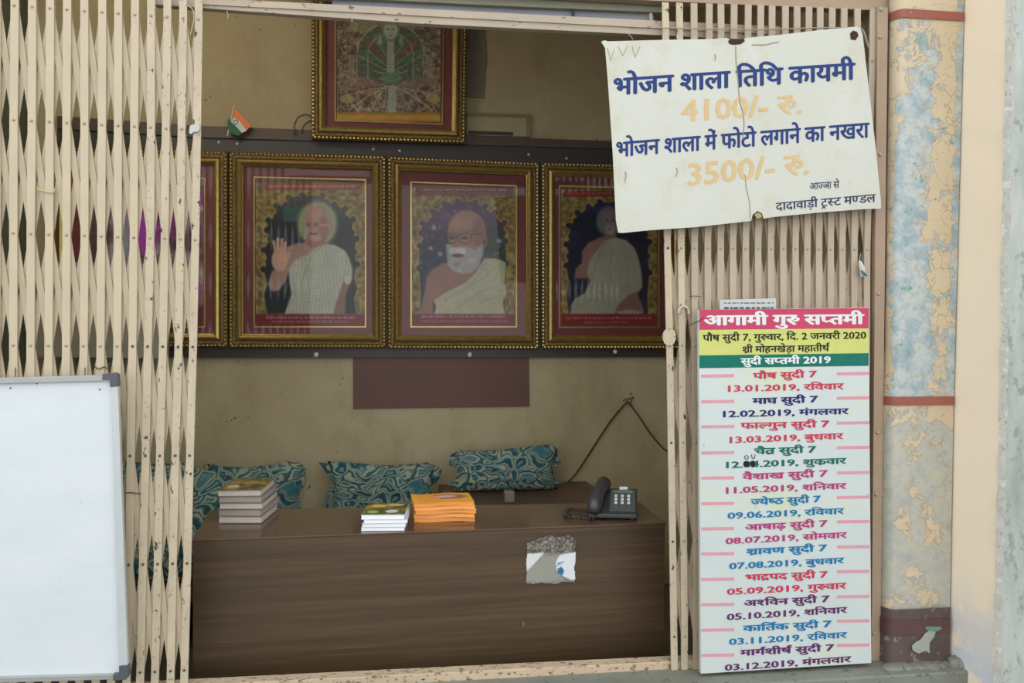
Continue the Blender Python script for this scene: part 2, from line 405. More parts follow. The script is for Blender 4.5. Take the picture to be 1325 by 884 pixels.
q590 = [17, 39, 61.5, 84, 106, 128, 149, 168.5, 188.3, 206.6, 226.8, 245.4]
q730 = [17, 39, 61, 83, 105, 126, 146, 166.8, 185, 204, 223.4, 242]
q870 = [17, 38.5, 60.5, 82, 103, 124, 144, 163.7, 181.3, 200.4, 220.6, 238.3]
L = []
for k in range(5, 0, -1): L.append([(10, 18.4-23.2*k), (870, 17-22.5*k)])
for i in range(12): L.append([(10, top[i]), (310, mid[i]), (447, q447[i]), (590, q590[i]), (730, q730[i]), (870, q870[i]), (920, q870[i]-1)])
ra = [7, 155, 301.6, 446.7, 591, 735, 879]; rb = [25, 168, 310, 449, 589.5, 729, 867.5]
rowsL = dict(n=7, y=lambda k, x: ra[k]+(rb[k]-ra[k])*(x-17)/235)
GY = 0.0
lg = thing('collapsible_gate', 'cream steel collapsible gate folded to the left side of the opening', 'gate', U(140, 905, GY))
endL = lambda i: (-60 if i < 13 else -14+ (i-13)*3, 912-.055*(interp(870, L[i])-17)-12)
gate(lg, L, rowsL, GY, .0255, lambda i: M['slat_worn'] if i >= 13 else M['slat'], M['brace'], endL, lambda i, k: i >= 12 and k >= 3)
# extra long unworn look for the pickets: lower half chipped
rt_top = [861.3, 879.4, 898.2, 918, 933.3, 950.3, 968.2, 984.7, 999.4, 1016.9, 1031.8, 1047, 1062, 1077, 1092.7, 1110.4, 1130.3]
rt_mid = [864, 881.5, 899, 916, 932.5, 948.7, 964.9, 981.3, 998, 1014, 1029.6, 1044.8, 1059.8, 1075, 1090, 1105.7, 1122]
rt_447 = [866.5, 882.5, 899.5]+rt_mid[3:]
rt_870 = [873, 886, 901.7, 917, 933, 948, 964, 980, 996, 1011, 1026, 1041, 1056, 1071, 1086, 1101, 1117]
Rr = [[(20, rt_top[i]), (321, rt_mid[i]), (447, rt_447[i]), (860, rt_870[i])] for i in range(17)]
raR = [69, 195, 321, 447, 573, 701, 824]; rbR = [79, 201, 323, 445, 567, 689, 811]
rowsR = dict(n=7, y=lambda k, x: raR[k]+(rbR[k]-raR[k])*(x-864)/258)
rg = thing('collapsible_gate', 'dusty cream steel collapsible gate folded to the right, behind the two boards', 'gate', U(1000, 865, GY))
gate(rg, Rr, rowsR, GY, .0255, lambda i: M['slat_worn'] if i < 2 else M['slat_r'], M['brace_r'], lambda i: (3+8*i/16, 867.5-(interp(860, Rr[i])-873)*.053), lambda i, k: i == 0)
# lock plate and end loop of the right gate's leading slat
p = U(865.5, 436, -.002); mb = MB()
mb.add([p+Vector((math.cos(a)*.026, 0, math.sin(a)*.034)) for a in np.linspace(0, 2*math.pi, 16, endpoint=False)]+[p+Vector((math.cos(a)*.026, -.006, math.sin(a)*.034)) for a in np.linspace(0, 2*math.pi, 16, endpoint=False)],
       [tuple(range(16)), tuple(range(31, 15, -1))]+[(i, (i+1) % 16, (i+1) % 16+16, i+16) for i in range(16)])
obj('lock_plate', mb, M['slat_worn'], rg)
mb = MB(); p = U(884, 404, -.004)
mb.tube([p+Vector((math.cos(a)*.02, -.006, math.sin(a)*.022)) for a in np.linspace(-.3, 3.3, 14)], .005)
obj('latch_loop', mb, M['slat_worn'], rg)
mb = MB().box(tuple(U(863, 424, 0)+Vector((-.002, -.004, 0))), tuple(U(869, 388, 0)+Vector((0, -.001, 0))))

# gate frame: top track, right post, bottom sill channel, middle rail of the opening
gf = thing('gate_frame', 'cream steel frame of the gateway with top track, side post and sill channel', 'gate frame', U(1138, 866, 0))
obj('side_post', slab_px([(1135.5, 8), (1149, 10), (1139, 868), (1127.5, 868)], -.012, .05), M['post'], gf)
obj('top_track', slab_px([(-120, -90), (1152, -6), (1152, 14), (870, 2), (-120, -52)], .018, .06), M['post'], gf)
obj('sill_channel', slab_px([(-160, 907), (905, 854.5), (1140, 843), (1140, 858.5), (905, 870.6), (-160, 928)], .0145, .07), M['sill'], gf, bevel=.003)
mb = MB()
for (x, y) in ((1140, 12), (1139, 48), (1139, 200), (1137, 380), (1136, 560), (1134, 640), (1131, 820)):
    p = U(x, y, -.014); mb.ball((p.x, p.y, p.z), .008, 8, 4, .5)
obj('bolts', mb, M['rivet'], gf, smooth=True, kind='stuff')
rail = thing('cross_rail', 'dusty pink-cream steel rail across the top of the opening', 'rail', U(560, 30, .03))
obj('rail_bar', slab_px([(200, -6), (262, -3), (860, 27), (1010, 34), (1010, 54), (860, 46), (540, 30.5), (262, 10.5), (200, 6)], .030, .062), M['rail'], rail, bevel=.002)
obj('rail_lip', slab_px([(262, 3.5), (860, 35), (1010, 43), (1010, 45), (860, 37), (262, 5.5)], .024, .031), M['rail'], rail)
mb = MB().tube([U(850, 36, -.016), U(900, 37, -.018), U(980, 38.5, -.018), U(1060, 36, -.018), U(1105, 36, -.016)], .0025)
obj('thin_rod', mb, M['post'], None, 'thin steel rod lying across the gate slats above the painted sign', 'rod')
# fanlight bottom: grey-green lintel bar and bluish glazed strip behind it
fl = thing('fanlight', 'grey-green fanlight frame with a bluish glass strip above the rail', 'fanlight', U(700, 5, .1))
obj('frame_bar', slab_px([(240, -40), (858, -10), (858, 16), (640, 7), (240, -13)], .075, .115), pm('grey_green_bar', si(92, 92, 78), .6, .08, 5), fl)
obj('pane', slab_px([(430, -20), (846, 5), (846, 40), (430, 20)], .10, .106), pm('bluish_dusty_glass', si(88, 88, 92), .3, .15, 3), fl)
obj('mullion', slab_px([(841, 14), (844, 14), (844, 38), (841, 38)], .085, .10), pm('pale_mullion', si(140, 138, 122), .6), fl)
obj('mullion', slab_px([(741, 4), (744, 4), (744, 32), (741, 32)], .085, .10), M['black'], fl)
# loose threads tied to the rail
mt = flat('old_white_thread', so(190, 180, 158), .8)
def wire(name, pts, r, mat, label, cat, Y=None, parent=None):
    P = [U(x, y, Y if len(q) == 0 else q[0]) for (x, y, *q) in pts]
    Q = []
    for i in range(len(P)-1):
        p0 = P[max(i-1, 0)]; p1 = P[i]; p2 = P[i+1]; p3 = P[min(i+2, len(P)-1)]
        for t in (0, .25, .5, .75):
            Q.append(.5*((2*p1)+(p2-p0)*t+(2*p0-5*p1+4*p2-p3)*t*t+(3*p1-p0-3*p2+p3)*t**3))
    Q.append(P[-1])
    return obj(name, MB().tube(Q, r, 6), mat, parent, label, cat, smooth=True)
wire('thread', [(293, 14), (295, 19), (294, 25)], .0015, mt, 'short white thread hanging from the rail near its left end', 'thread', .026)
wire('thread', [(452, 21), (455, 24), (456, 29)], .0015, mt, 'short white thread hanging from the rail over the upper picture', 'thread', .026)
wire('thread', [(813, 44), (817, 48), (819, 51)], .0015, mt, 'short white thread hanging from the rail beside the painted sign', 'thread', .026)
wire('string', [(241, 6), (249, 12), (251, 22), (249, 34), (246, 45)], .0018, mt, 'pale loose string dangling from the top of the left gate', 'string', -.004)
wire('string', [(48, 243), (51, 246), (57, 247), (63, 249), (69, 249), (70.5, 244)], .0024, flat('yellow_thread', so(205, 196, 130), .8), 'pale yellow string tied round the third slat from the left', 'string', -.006)
wire('wire', [(163, 638), (169, 637.5), (176, 638.5), (182, 639)], .0018, flat('rusty_wire', so(92, 68, 50), .6), 'rusty wire tied round a slat beside the whiteboard', 'wire', -.004)
wire('wire', [(122, 474), (128, 478), (134, 475), (140, 477), (141, 470)], .0018, flat('rusty_wire_b', so(92, 68, 50), .6), 'rusty wire twisted above the corner of the whiteboard', 'wire', -.006)
wire('string', [(892, 383.5), (900, 383), (908, 384)], .0012, flat('brown_thread', so(120, 96, 76), .8), 'thin brown string stretched between slats left of the calendar board', 'string', -.004)
# paper scraps tied to the gate
scrap = flat('white_scrap', so(205, 206, 202), .8)
obj('paper_scrap', MB().prism([U(x, y, -.006) for x, y in [(246, 163), (252, 161), (258, 160), (259, 167), (256, 171), (251, 171), (247, 174), (245, 172)]], (0, -.004, 0)), scrap, None, 'crumpled white scrap stuck on the right end slat of the left gate', 'scrap')
tg = thing('cloth_tag', 'small white and blue cloth tag knotted on the right gate by the post', 'tag', U(1117, 360, -.01))
mb = MB(); 
mb.tube([U(1112, 337, -.012), U(1113.5, 342, -.018), U(1116, 349, -.02), U(1116, 356, -.016), U(1114, 359, -.012)], [.003, .009, .012, .010, .003], 8)
obj('cloth', mb, flat('tag_cloth', so(214, 212, 205), .9), tg, smooth=True)
obj('blue_mark', MB().tube([U(1114, 350, -.031), U(1118, 354, -.03), U(1122, 357, -.026)], [.002, .006, .002], 6), flat('tag_blue', so(84, 128, 150), .9), tg, label='blue marking')
wire('tie', [(1114, 328), (1113, 332), (1112, 337)], .0016, mt, None, None, -.01, tg)

# ---------------------------------------------------------------- lettering
_g = {}
def _meshtext(s, off):
    c = bpy.data.curves.new('t', 'FONT'); c.body = s; c.offset = off; c.resolution_u = 2; o = bpy.data.objects.new('t', c); C.objects.link(o)
    bpy.context.view_layer.update(); dg = bpy.context.evaluated_depsgraph_get(); me = bpy.data.meshes.new_from_object(o.evaluated_get(dg))
    vs = [v.co.copy() for v in me.vertices]; fs = [tuple(p.vertices) for p in me.polygons]
    bpy.data.objects.remove(o); bpy.data.curves.remove(c); bpy.data.meshes.remove(me); return vs, fs
def glyph(ch, off):
    off = 0; k = (ch, off)
    if k not in _g:
        vs, fs = _meshtext(ch, off)
        if ('H', 0) not in _g: _g[('H', 0)] = (None, None, max(v.x for v in _meshtext('H', 0)[0]))
        adv = max(v.x for v in _meshtext(ch+'H', 0)[0])-_g[('H', 0)][2] if ch != 'H' else .74
        _g[k] = (vs, fs, adv)
    return _g[k]
def half(ch, off):
    off = 0; k = (ch+'~', off)
    if k not in _g:
        vs, fs, adv = glyph(ch, off)
        sx = max(v.x for v in vs if v.y < .2); cut = sx-.085-off*1.0
        bm = bmesh.new(); bv = [bm.verts.new(v) for v in vs]
        for f in fs:
            try: bm.faces.new([bv[i] for i in f])
            except ValueError: pass
        bmesh.ops.bisect_plane(bm, geom=bm.verts[:]+bm.edges[:]+bm.faces[:], plane_co=(cut, 0, 0), plane_no=(1, 0, 0), clear_outer=True)
        bm.verts.ensure_lookup_table(); bm.verts.index_update()
        _g[k] = ([v.co.copy() for v in bm.verts], [tuple(v.index for v in f.verts) for f in bm.faces], cut); bm.free()
    return _g[k]
def stroke(pts, w0):
    vs = []; fs = []
    for i, p in enumerate(pts):
        a = Vector(pts[max(i-1, 0)]); b2 = Vector(pts[min(i+1, len(pts)-1)]); d = (b2-a).normalized(); n = Vector((-d.y, d.x))*w0/2; p = Vector(p)
        vs += [Vector((p.x+n.x, p.y+n.y, 0)), Vector((p.x-n.x, p.y-n.y, 0))]
    for i in range(len(pts)-1): fs.append((2*i, 2*i+2, 2*i+3, 2*i+1))
    return vs, fs
def layout(s, off):
    """visual-order Devanagari. ~ makes the letter before it a half form, ^ adds a sub-joined r stroke, ` a reph hook, _ lowers into ru"""
    out = []; x = 0; i = 0; n = 0; last = 0
    while i < len(s):
        ch = s[i]
        if ch == ' ': x += .26; i += 1; continue
        if ch == '^':
            vs, fs = stroke([(x-.16, .12), (x-.30, .04), (x-.42, -.02)], .07+off); out.append((vs, fs, 0, n % 3)); i += 1; n += 1; continue
        if ch == 'v':
            vs, fs = stroke([(x-.42, -.17), (x-.30, -.03), (x-.18, -.17)], .06+off); out.append((vs, fs, 0, n % 3)); i += 1; n += 1; continue
        if ch == '`':
            vs, fs = stroke([(x-.10, .62), (x-.17, .70), (x-.15, .79), (x-.07, .83), (x+.0, .80)], .06+off); out.append((vs, fs, 0, n % 3)); i += 1; n += 1; continue
        if i+1 < len(s) and s[i+1] == '~': g = half(ch, off); i += 2
        elif ch == 'र' and i+1 < len(s) and s[i+1] == 'ु':
            g = glyph(ch, off); out.append((g[0], g[1], x, n % 3)); n += 1
            vs, fs = stroke([(x+g[2]-.20, .36), (x+g[2]-.10, .44), (x+g[2]+.0, .46), (x+g[2]+.08, .40), (x+g[2]+.08, .30), (x+g[2]+.0, .24), (x+g[2]-.08, .25)], .065)
            out.append((vs, fs, 0, n % 3)); n += 1; x += g[2]+.12; i += 2; continue
        else: g = glyph(ch, off); i += 1
        out.append((g[0], g[1], x, n % 3)); n += 1; x += g[2]
    return out
def text_px(s, x0, y0, x1, y1, h, Y, mat, parent, off=.02, name='lettering', head=.64):
    """lay a line on the board plane Y: baseline from pixel (x0,y0) to (x1,y1), head line h pixels above"""
    out = layout(s, off)
    xs = [v.x+dx for vs, fs, dx, n in out for v in vs]; a, b2 = min(xs), max(xs); mb = MB()
    q = off; shifts = [(-q, 0), (q, 0), (0, q*.6), (0, -q*.6), (0, 0)] if off > .012 else [(0, 0)]
    for vs, fs, dx, n in out:
        for k, (ox, oy) in enumerate(shifts):
            P = []
            for v in vs:
                t = (v.x+dx+ox-a)/(b2-a); px = x0+(x1-x0)*t; py = y0+(y1-y0)*t-(v.y+oy)/head*h
                P.append(U(px, py, Y-.00003*(n*5+k)))
            mb.add(P, fs)
    o = obj(name, mb, mat, parent, recalc=False)
    return o

# ---------------------------------------------------------------- the painted tin sign
SY = -.055
M['tin'] = None
def tinmat():
    m, nt, b = newmat('old_white_sign_enamel'); v = geo(nt)
    c = ramp(nt, noise(nt, v, 2.5, 5), [(.3, so(208, 207, 192)), (.7, so(216, 216, 204))])
    st = ramp(nt, noise(nt, v, 7, 7, .7), [(.52, (0, 0, 0)), (.74, (.7, .7, .7))]); c = mix(nt, st, c, so(200, 190, 156))
    ch = ramp(nt, noise(nt, v, 70, 5, .6), [(.755, (0, 0, 0)), (.77, (1, 1, 1))]); c = mix(nt, ch, c, so(110, 96, 78))
    nt.links.new(c, b.inputs['Base Color']); b.inputs['Roughness'].default_value = .4; return m
M['tin'] = tinmat()
sg = thing('notice_sign', 'crooked white tin sign with blue and yellow Hindi lettering wired to the right gate', 'sign', U(960, 290, SY))
out = [(778, 54), (783, 52), (786, 53.5), (860, 51.5), (920, 50.5), (940, 49), (946, 52), (962, 51.5), (965, 49), (1000, 46), (1060, 39), (1108, 34.5), (1113, 36), (1116, 44), (1118, 60), (1126, 130), (1133, 190), (1140, 262), (1140, 270), (1120, 270.5), (1060, 275), (1000, 281), (988, 283), (986, 276), (980, 273), (974, 278), (972, 286), (900, 294), (840, 298), (806, 301.5), (800, 301), (797, 285), (793, 200), (787, 110), (783, 62)]
obj('panel', slab_px(out, SY, SY+.003), M['tin'], sg)
bl = flat('navy_sign_paint', so(38, 62, 122), .45); ye = flat('faded_yellow_paint', so(222, 192, 138), .5); bk = flat('dark_blue_small_paint', so(48, 60, 96), .5)
TY = SY-.0008
text_px('भोजन शाला ितिथ कायमी', 795, 123, 1106, 102.5, 21.5, TY, bl, sg, .034)
text_px('4100/- रु.', 882, 157, 1037, 147, 25, TY, ye, sg, .022)
text_px('भोजन शाला में फोटो लगाने का नखरा', 798, 203, 1124.5, 177.5, 19, TY, bl, sg, .03)
text_px('3500/- रु.', 890.8, 240, 1046, 225, 26, TY, ye, sg, .022)
text_px('आज~ञा से', 1048, 245.5, 1086, 242.8, 8.5, TY, bk, sg, .015)
text_px('दादावाड़ी टvस~ट मण~डल', 1004, 272.5, 1133, 261, 10, TY, bk, sg, .018)
crk = flat('crack_dark', so(158, 146, 120), .8)
def ribbon(pts, wpx, Y, mat, parent, name, **k):
    mb = MB()
    for i in range(len(pts)-1):
        (x0, y0), (x1, y1) = pts[i], pts[i+1]; d = math.hypot(x1-x0, y1-y0); nx, ny = -(y1-y0)/d*wpx/2, (x1-x0)/d*wpx/2
        mb.prism([U(x0-nx, y0-ny, Y), U(x1-nx, y1-ny, Y), U(x1+nx, y1+ny, Y), U(x0+nx, y0+ny, Y)], (0, .0004, 0))
    return obj(name, mb, mat, parent, **k)
ribbon([(952, 60), (952.5, 80), (955, 104), (957, 130), (962, 148), (963, 162), (961, 180)], 1.0, TY-.0005, crk, sg, 'crease')
ribbon([(964, 226), (966, 245), (970, 262), (971, 284)], .8, TY-.0005, crk, sg, 'crease')
ribbon([(809, 222), (810, 228), (808.5, 236)], 1.0, TY-.0005, crk, sg, 'scratch'); ribbon([(875.5, 217), (876.5, 223), (874.5, 229)], 1.0, TY-.0005, crk, sg, 'scratch')
ribbon([(925, 70), (926, 74), (925, 78)], 1.2, TY-.0005, crk, sg, 'scratch'); ribbon([(973, 58), (990, 58), (1008, 54)], 1.2, TY-.0005, crk, sg, 'scratch')
for q in ([(786, 62), (790, 78), (795, 64)], [(800, 60), (806, 72), (812, 60)], [(818, 60), (822, 74), (828, 60)]): ribbon(q, .5, TY-.0005, crk, sg, 'scratch')
rs = flat('dark_rust', so(72, 50, 42), .8)
obj('rust_hole', poly_px([(942, 53), (946, 50), (955, 50.5), (962, 50), (964, 53), (959, 57), (950, 58), (944, 57)], TY-.0004), rs, sg, label='dark rusted hole at the top edge')
obj('rust_hole', poly_px([(1100, 43), (1104, 39.5), (1109, 41), (1111, 46), (1107, 52), (1101, 51)], TY-.0004), rs, sg, label='rusted hole at the upper right corner')
obj('rust_hole', poly_px([(976, 278), (980, 275), (985, 277), (986, 281), (980, 283)], TY-.0004), flat('tan_rust', so(176, 160, 118), .8), sg, label='bent tab at the bottom edge')
wire('wire', [(1113, 36), (1118, 42), (1121, 52), (1124, 62)], .0035, flat('old_rope', so(176, 162, 144), .8), 'pale rope end hanging behind the sign upper right corner', 'rope', -.03)

# ---------------------------------------------------------------- calendar board
CY = -.07
cb = thing('calendar_board', 'tall white board listing Hindi dates under pink, yellow and green bands', 'board', U(1016, 866, CY))
def cpy(v, x):   # interpolates left/right pixel rows
    return v[0]+(v[1]-v[0])*(x-906)/218
def cband(a, b2, Y=CY): return [(906, a[0]), (1124.5, a[1]), (1124.5, b2[1]), (906, b2[0])]
def calmat():
    m, nt, b = newmat('calendar_white_print'); v = geo(nt)
    c = ramp(nt, noise(nt, v, 4, 5), [(.3, so(208, 218, 214)), (.55, so(214, 222, 218)), (.75, so(214, 222, 190))])
    ch = ramp(nt, noise(nt, geo(nt, (1, 1, .5)), 60, 5), [(.72, (0, 0, 0)), (.74, (1, 1, 1))]); c = mix(nt, ch, c, so(170, 172, 160))
    nt.links.new(c, b.inputs['Base Color']); b.inputs['Roughness'].default_value = .35; return m
obj('panel', slab_px([(904, 401), (1124, 398), (1125.5, 600), (1127.5, 858), (907, 872)], CY, CY+.018), calmat(), cb)
K = CY-.0006
obj('pink_band', poly_px([(905, 401), (1124, 398.5), (1124, 425), (905, 427)], K), flat('pink_print', so(206, 72, 104), .4), cb, label='pink title band')
obj('yellow_band', poly_px([(905, 427), (1124, 425), (1124, 457), (905, 460)], K), flat('lime_print', so(214, 216, 122), .4), cb, label='lime yellow band')
obj('green_band', poly_px([(905, 460), (1124, 457), (1124, 473.5), (905, 476.5)], K), flat('teal_print', so(14, 116, 100), .4), cb, label='teal band')
pk = flat('pink_rule', so(226, 160, 172), .5)
for a, b2 in zip([486.8, 520, 552.5, 586.3, 618.9, 652, 684.6, 717, 750, 782.8, 815.7, 848.4], [483.8, 515.4, 547.6, 579.4, 612, 643.9, 675.4, 708, 740, 772.4, 804, 835.4]):
    s_ = (b2-a)/218
    for xa, xb in ((907.5, 950), (1083, 1125)):
        ya = a+(xa-907)*(b2-a)/195 if xa < 1000 else b2; yb = a-(.6) if xa < 1000 else b2-.6
        obj('rule_line', poly_px([(xa, ya-2), (xb, yb-2), (xb, yb+2), (xa, ya+2)], K), pk, cb)
wh = flat('white_lettering', so(235, 238, 236), .5); bkt = flat('black_lettering', so(40, 44, 36), .5)
red = flat('red_lettering', so(206, 62, 88), .5); nav = flat('navy_lettering', so(48, 44, 110), .5); grn = flat('green_lettering', so(24, 110, 94), .5)
mag = flat('magenta_lettering', so(184, 66, 122), .5); blu = flat('blue_lettering', so(36, 122, 172), .5); pur = flat('purple_lettering', so(104, 50, 104), .5)
TK = K-.0006
for (s_, x0, y0, x1, y1, h, m_, of) in [
    ('आगामी गुरु सप~तमी', 911.8, 421, 1117.4, 419.3, 12.5, wh, .045),
    ('पौष सुदी 7, गुरुवार, िद. 2 जनवरी 2020', 909.6, 441.5, 1120.6, 438, 8, bkt, .03),
    ('श^ी मोहनखेड़ा महातीथ`', 961, 456.5, 1073, 454.3, 8, bkt, .03),
    ('सुदी सप~तमी 2019', 958.8, 471.8, 1074.4, 469.8, 8, wh, .04),
    ('पौष सुदी 7', 975, 490.5, 1056.6, 488, 7.6, red, .04),
    ('13.01.2019, रिववार', 942.7, 507, 1091.6, 503.5, 7.4, red, .035),
    ('माघ सुदी 7', 974, 523, 1058, 520.5, 7.6, nav, .04),
    ('12.02.2019, मंगलवार', 936.3, 540, 1098, 535.8, 7.4, nav, .035),
    ('फाल~गुन सुदी 7', 958.8, 555, 1073, 552.5, 7.6, red, .04),
    ('13.03.2019, बुधवार', 944.8, 573.5, 1091, 568, 7.4, red, .035),
    ('चैत^ सुदी 7', 976.5, 588, 1055.8, 585.4, 7.6, grn, .04),
    ('12.04.2019, शुक^वार', 940.3, 605.8, 1095, 600, 7.4, grn, .035),
    ('वैशाख सुदी 7', 961, 621, 1070.7, 616.7, 7.6, mag, .04),
    ('11.05.2019, शिनवार', 940, 638.8, 1095, 632.5, 7.4, mag, .035),
    ('ज~येष~ठ सुदी 7', 972, 653.8, 1061.6, 649.7, 7.6, blu, .04),
    ('09.06.2019, रिववार', 942, 671.6, 1092, 665, 7.4, blu, .035),
    ('आषाढ़ सुदी 7', 964.7, 686.5, 1070.3, 681.4, 7.6, mag, .04),
    ('08.07.2019, सोमवार', 939.4, 704.4, 1095.7, 696, 7.4, mag, .035),
    ('श^ावण सुदी 7', 966.5, 718, 1069.8, 713, 7.6, blu, .04),
    ('07.08.2019, बुधवार', 944, 736.8, 1092, 729, 7.4, blu, .035),
    ('भाद^पद सुदी 7', 965, 751.4, 1070.8, 747.4, 7.6, red, .04),
    ('05.09.2019, गुरुवार', 941.3, 770, 1095, 761.6, 7.4, red, .035),
    ('अश~िवन सुदी 7', 963, 784.8, 1073, 779, 7.6, pur, .04),
    ('05.10.2019, शिनवार', 941, 802.7, 1096, 793, 7.4, pur, .035),
    ('काित`क सुदी 7', 962, 817.4, 1075.7, 811.4, 7.6, blu, .04),
    ('03.11.2019, रिववार', 943.8, 834.8, 1095.8, 825.4, 7.4, blu, .035),
    ('माग`शीष` सुदी 7', 958, 849, 1079, 842, 7.6, pur, .04),
    ('03.12.2019, मंगलवार', 938.3, 868.2, 1101, 856.8, 7.4, pur, .035)]:
    text_px(s_, x0, y0, x1, y1, h, TK, m_, cb, of)
ink = flat('marker_ink', so(34, 32, 34), .5)
obj('marker_blot', poly_px([(962.5, 597.5), (966, 596.5), (969.5, 598), (969.8, 603), (966, 605), (962.6, 603.5)], TK-.0006), ink, cb, label='black marker over a digit')
obj('marker_blot', poly_px([(971.5, 597), (975, 596), (977, 598), (977.2, 604), (973, 605), (971.3, 602)], TK-.0006), ink, cb, label='black marker over a digit')
ribbon([(965, 589.5), (963.5, 592), (965, 594.5), (968, 594), (968.5, 590.5), (966, 589)], .8, TK-.0006, ink, cb, 'pen_mark')
ribbon([(972.5, 588), (972.5, 591), (974, 593.5), (976.5, 593), (977, 588)], .8, TK-.0006, ink, cb, 'pen_mark')
wire('string', [(888, 424, -.01), (896, 419, -.03), (905, 415, -.074), (911, 411, -.075)], .0014, flat('dark_string', so(84, 66, 62), .8), 'dark string tying the calendar board to the gate at its top left', 'string')
# notice slip behind the calendar
ps = thing('paper_slip', 'small white printed slip sticking up behind the calendar board', 'paper', U(968, 403, -.03))
obj('sheet', slab_px([(931, 388), (1004, 386), (1004.5, 412), (931.5, 412)], -.03, -.029), flat('slip_paper', so(206, 206, 204), .7), ps)
mb = MB(); rr = random.Random(3)
for yy, hgt in ((391.5, 1.3), (397.5, 2.6)):
    x = 937
    while x < 1000:
        l = rr.uniform(2, 7); mb.prism([U(a, b2, -.0304) for a, b2 in [(x, yy), (min(x+l, 1001), yy-.1), (min(x+l, 1001), yy+hgt), (x, yy+hgt)]], (0, .0003, 0)); x += l+rr.uniform(.8, 2.5)
obj('print_lines', mb, flat('slip_print', so(96, 94, 98), .7), ps)

# ---------------------------------------------------------------- whiteboard
WY = -.06
wb = thing('whiteboard', 'blank white marker board in an aluminium frame hung at lower left of the gate', 'whiteboard', U(20, 880, WY))
wm = newmat('whiteboard_enamel'); m, nt, b = wm; v = geo(nt, (1, 1, 2.5))
c = ramp(nt, noise(nt, v, 4, 6, .6), [(.35, so(222, 229, 233)), (.65, so(230, 235, 239))])
sm = ramp(nt, noise(nt, v, 6, 8, .8), [(.62, (0, 0, 0)), (.72, (.35, .35, .35))]); c = mix(nt, sm, c, so(205, 205, 215))
ch = ramp(nt, noise(nt, v, 60, 3, .5), [(.77, (0, 0, 0)), (.78, (1, 1, 1))]); c = mix(nt, ch, c, so(120, 120, 125))
nt.links.new(c, b.inputs['Base Color']); b.inputs['Roughness'].default_value = .3
BL = -330
obj('writing_surface', slab_px([(BL, 500), (150, 488), (162, 874), (BL, 890)], WY, WY+.006), m, wb)
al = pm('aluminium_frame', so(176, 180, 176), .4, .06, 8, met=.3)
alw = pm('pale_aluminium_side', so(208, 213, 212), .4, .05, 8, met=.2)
obj('frame_rail', slab_px([(BL, 498), (146, 485), (146, 493), (BL, 506)], WY-.012, WY+.008), al, wb, bevel=.002)
obj('frame_rail', slab_px([(143, 490), (152, 488), (165.5, 868), (154, 868)], WY-.012, WY+.008), alw, wb, bevel=.002)
obj('frame_rail', slab_px([(BL, 886), (155, 872.5), (155, 879.5), (BL, 894)], WY-.012, WY+.008), al, wb, bevel=.002)
obj('frame_rail', slab_px([(BL-9, 498), (BL, 498), (BL, 892), (BL-9, 892)], WY-.012, WY+.008), alw, wb, bevel=.002)
cm = pm('grey_plastic_corner', so(84, 90, 96), .45, .05, 10)
obj('corner_cap', slab_px([(132, 484), (148, 482.5), (152, 484.5), (153, 500), (142, 501), (141.5, 491.5), (132, 492)], WY-.016, WY+.010), cm, wb, bevel=.002)
obj('corner_cap', slab_px([(146, 873), (154, 872), (153.5, 862), (165, 861), (166.5, 874), (163, 880), (146, 881.5)], WY-.016, WY+.010), cm, wb, bevel=.002)
mb = MB()
for x, y in ((13.5, 502.5), (47.5, 496.5), (129, 504)):
    p = U(x, y, WY-.001); mb.ball((p.x, p.y, p.z), .003, 8, 4, .6)
obj('screws', mb, M['rivet_d'], wb, kind='stuff')
# two hooks carrying the whiteboard on the gate
for x in (20, 110):
    P = [U(x, 492, WY+.004), U(x, 478, WY+.004), U(x, 476, -.02), U(x, 479, -.004)]
    obj('hanging_hook', MB().tube(P, .0018, 6), M['rivet_d'], wb)

# ---------------------------------------------------------------- black display board on the back wall
BY = YB-.034
bd = thing('display_board', 'long black wall board carrying the row of gold framed pictures', 'board', U(560, 465, BY))
obj('panel', slab_px([(74, 150), (262, 163), (420, 170), (790, 187), (885, 189), (885, 462), (262, 463), (74, 463)], BY, YB-.004), M['black'], bd)
obj('top_strip', slab_px([(74, 150), (262, 163), (885, 186), (885, 195), (262, 178), (74, 166)], BY-.012, YB-.004), pm('dark_brown_strip', si(52, 42, 34), .5, .1, 3), bd)
for (x, y) in ((283, 184), (307, 186), (483, 193), (517, 195), (684, 200), (733, 205), (409, 459), (608, 459), (796, 455)):
    p = U(x, y, BY-.004); mb = MB().ball((p.x, p.y, p.z), .008 if y < 300 else .014, 8, 5, .6)
    obj('screw_cap', mb, M['metal_w'], bd, smooth=True, label='pale screw cap on the board')
mp = obj('wall_panel', slab_px([(457, 462), (684, 462), (685, 526), (457, 529)], YB-.012, YB), M['maroon_board'], None, 'plain maroon-brown panel on the wall below the black board', 'panel')
gb = obj('wall_box', slab_px([(47, 338), (212, 342), (212, 464), (47, 462)], BY-.16, BY-.06), pm('grey_beige_box', si(104, 98, 84), .6, .12, 3), None, 'grey-beige box hung in front of the leftmost picture behind the gate', 'box')

